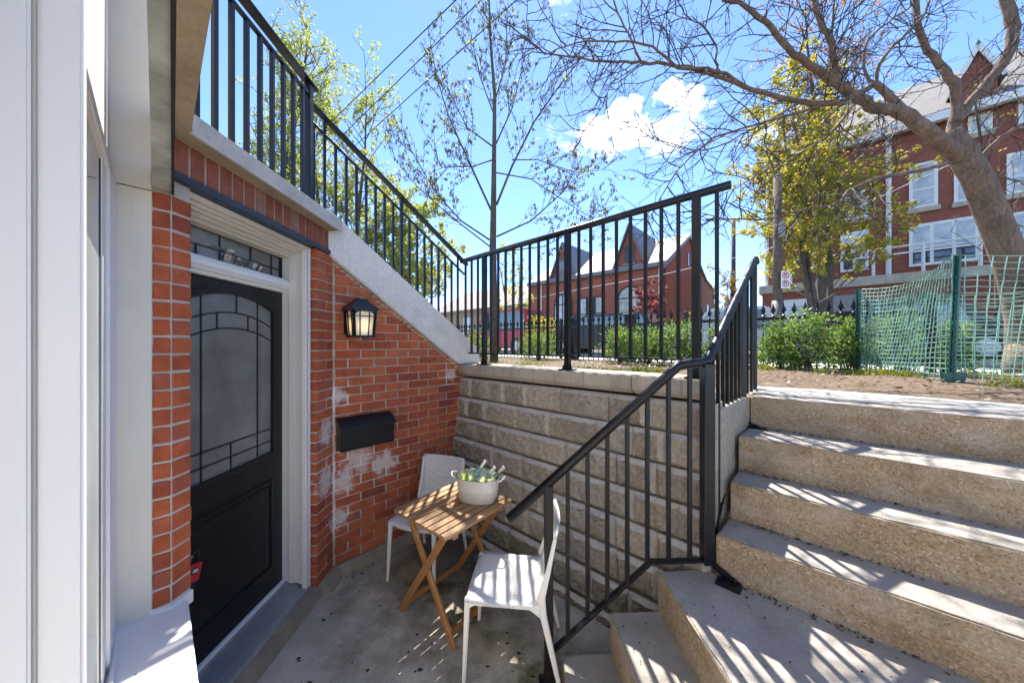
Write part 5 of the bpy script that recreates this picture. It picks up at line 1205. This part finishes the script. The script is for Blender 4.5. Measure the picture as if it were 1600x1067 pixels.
for s in (-1,1): b.prism([Rp(tg+s*.54,10.28,.5),Rp(tg,11.56,.5),Rp(tg,11.56,-2.6),Rp(tg+s*.54,10.28,-2.6)],(0,0,.14))
b.build('gable_roof',M['darkshingle'],gb)
b=MB()
for s in (-1,1): b.bar(Rp(tg+s*.52,10.32,.48),Rp(tg,11.52,.48),.05,.13)
b.build('bargeboard',M['farwhite'],gb)
def pod(px0,px1,py0,py1,m,nm):
    t0,t1=Rt(px0)+.9*.0,Rt(px1); pmx=(px0+px1)/2; z1=Rz(pmx,py0); z0=Rz(pmx,py1); b=MB(); b.box(Rp(t0,z0,.9),r*(t1-t0),-l*.05,Z*(z1-z0)); return b.build(nm,M[m],bb)
w_=pod(1222,1300,470,570,'farwhite','garage_door')
for k in range(3):
    b=MB(); b.box(Rp(Rt(1226)+k*.45,2.9,.955),r*.38,-l*.01,Z*.45); b.build('pane',M['curtain'],w_)
w_=pod(1300,1338,465,575,'shingle','entrance'); b=MB(); b.box(Rp(Rt(1304),G0,.955),r*.75,-l*.02,Z*1.6); b.build('entrance_door',M['grime'],w_)
w_=pod(1345,1480,468,560,'darkshingle','garage_door')
# ---- parked cars
def car(label,c,ang,paint,L_=4.4,Wd=1.8,Ht=1.45,suv=False):
    t=thing('parked_car',label,'car',c,ang,'cars parked along the street'); pm=simple('car_paint',paint,.35,0,var=.03)
    h=Ht; hb=.78 if not suv else .95
    body=[(-L_/2,.35),(-L_/2+.05,hb-.1),(-L_/2+.25,hb),(L_/2-.95,hb),(L_/2-.15,hb-.16),(L_/2,hb-.35),(L_/2,.32),(L_/2-.5,.22),(-L_/2+.4,.22)]
    b=MB(); b.prism([V((x,-Wd/2,z)) for x,z in body],(0,Wd,0)); b.build('body',pm,t,local=True,bevel=.06,seg=2)
    ca=[(-L_/2+.28 if suv else -L_/2+.55,hb-.02),(-L_/2+.5 if suv else -L_/2+1.15,h),(L_/2-1.9,h),(L_/2-1.05,hb-.02)]
    b=MB(); b.prism([V((x,-Wd/2+.12,z)) for x,z in ca],(0,Wd-.24,0)); b.build('cabin',pm,t,local=True,bevel=.05,seg=2)
    b=MB()
    x0,x1=ca[1][0]+.02,ca[2][0]
    for s in (-1,1):
        y=s*(Wd/2-.115); b.prism([V((x0-.18,y,hb+.05)),V((x0+.08,y,h-.1)),V((x1-.03,y,h-.1)),V((x1+.55,y,hb+.05))],(0,s*.01,0))
    b.prism([V((ca[2][0]+.06,-Wd/2+.2,h-.09)),V((ca[2][0]+.06,Wd/2-.2,h-.09)),V((ca[3][0]-.02,Wd/2-.2,hb+.06)),V((ca[3][0]-.02,-Wd/2+.2,hb+.06))],(.015,0,.012))
    b.prism([V((ca[1][0]-.03,-Wd/2+.2,h-.09)),V((ca[1][0]-.03,Wd/2-.2,h-.09)),V((ca[0][0]+.03,Wd/2-.2,hb+.06)),V((ca[0][0]+.03,-Wd/2+.2,hb+.06))],(-.015,0,.012))
    b.build('window',M['darkglass'],t,local=True)
    for x in (-L_/2+.85,L_/2-.9):
        for s in (-1,1):
            y=s*(Wd/2-.08); b=MB(); b.tube([V((x,y-.1,.32)),V((x,y+.1,.32))],.32,16); wh=b.build('wheel',M['grime'],t,local=True); b=MB(); b.tube([V((x,y+s*.10,.32)),V((x,y+s*.112,.32))],.2,12); b.build('rim',M['alu'],wh,local=True)
    for s in (-1,1):
        b=MB(); b.box((L_/2-.10,s*.62-.16,hb-.30),(.11,0,0),(0,.32,0),(0,0,.12)); b.build('headlight',M['farwhite'],t,local=True); b=MB(); b.box((-L_/2-.01,s*.68-.12,hb-.22),(.06,0,0),(0,.24,0),(0,0,.16)); b.build('tail_light',sr_,t,local=True)
zr=G0-.015
p=unp(945,0,12.2); car('dark parked car behind the iron fence near the gate pillars',(p.x,p.y,zr),math.atan2(-r.y,-r.x),(.012,.012,.014),4.5,1.85,1.42,True)
p=unp(1030,0,11.6); car('silver parked car behind the shrubs below the townhouse',(p.x+1.6,p.y-1.2,zr),math.atan2(-r.y,-r.x),(.45,.46,.48))
p=unp(790,0,15.5); car('red parked vehicle with pale windows left of the gate pillars',(p.x,p.y,zr),math.atan2(-r.y,-r.x),(.42,.02,.04),4.8,1.9,1.85,True)
p=unp(1400,0,9.6); car('dark parked car seen through the green net',(p.x,p.y,zr),math.atan2(-r.y,-r.x),(.02,.02,.03),4.4,1.8,1.5)
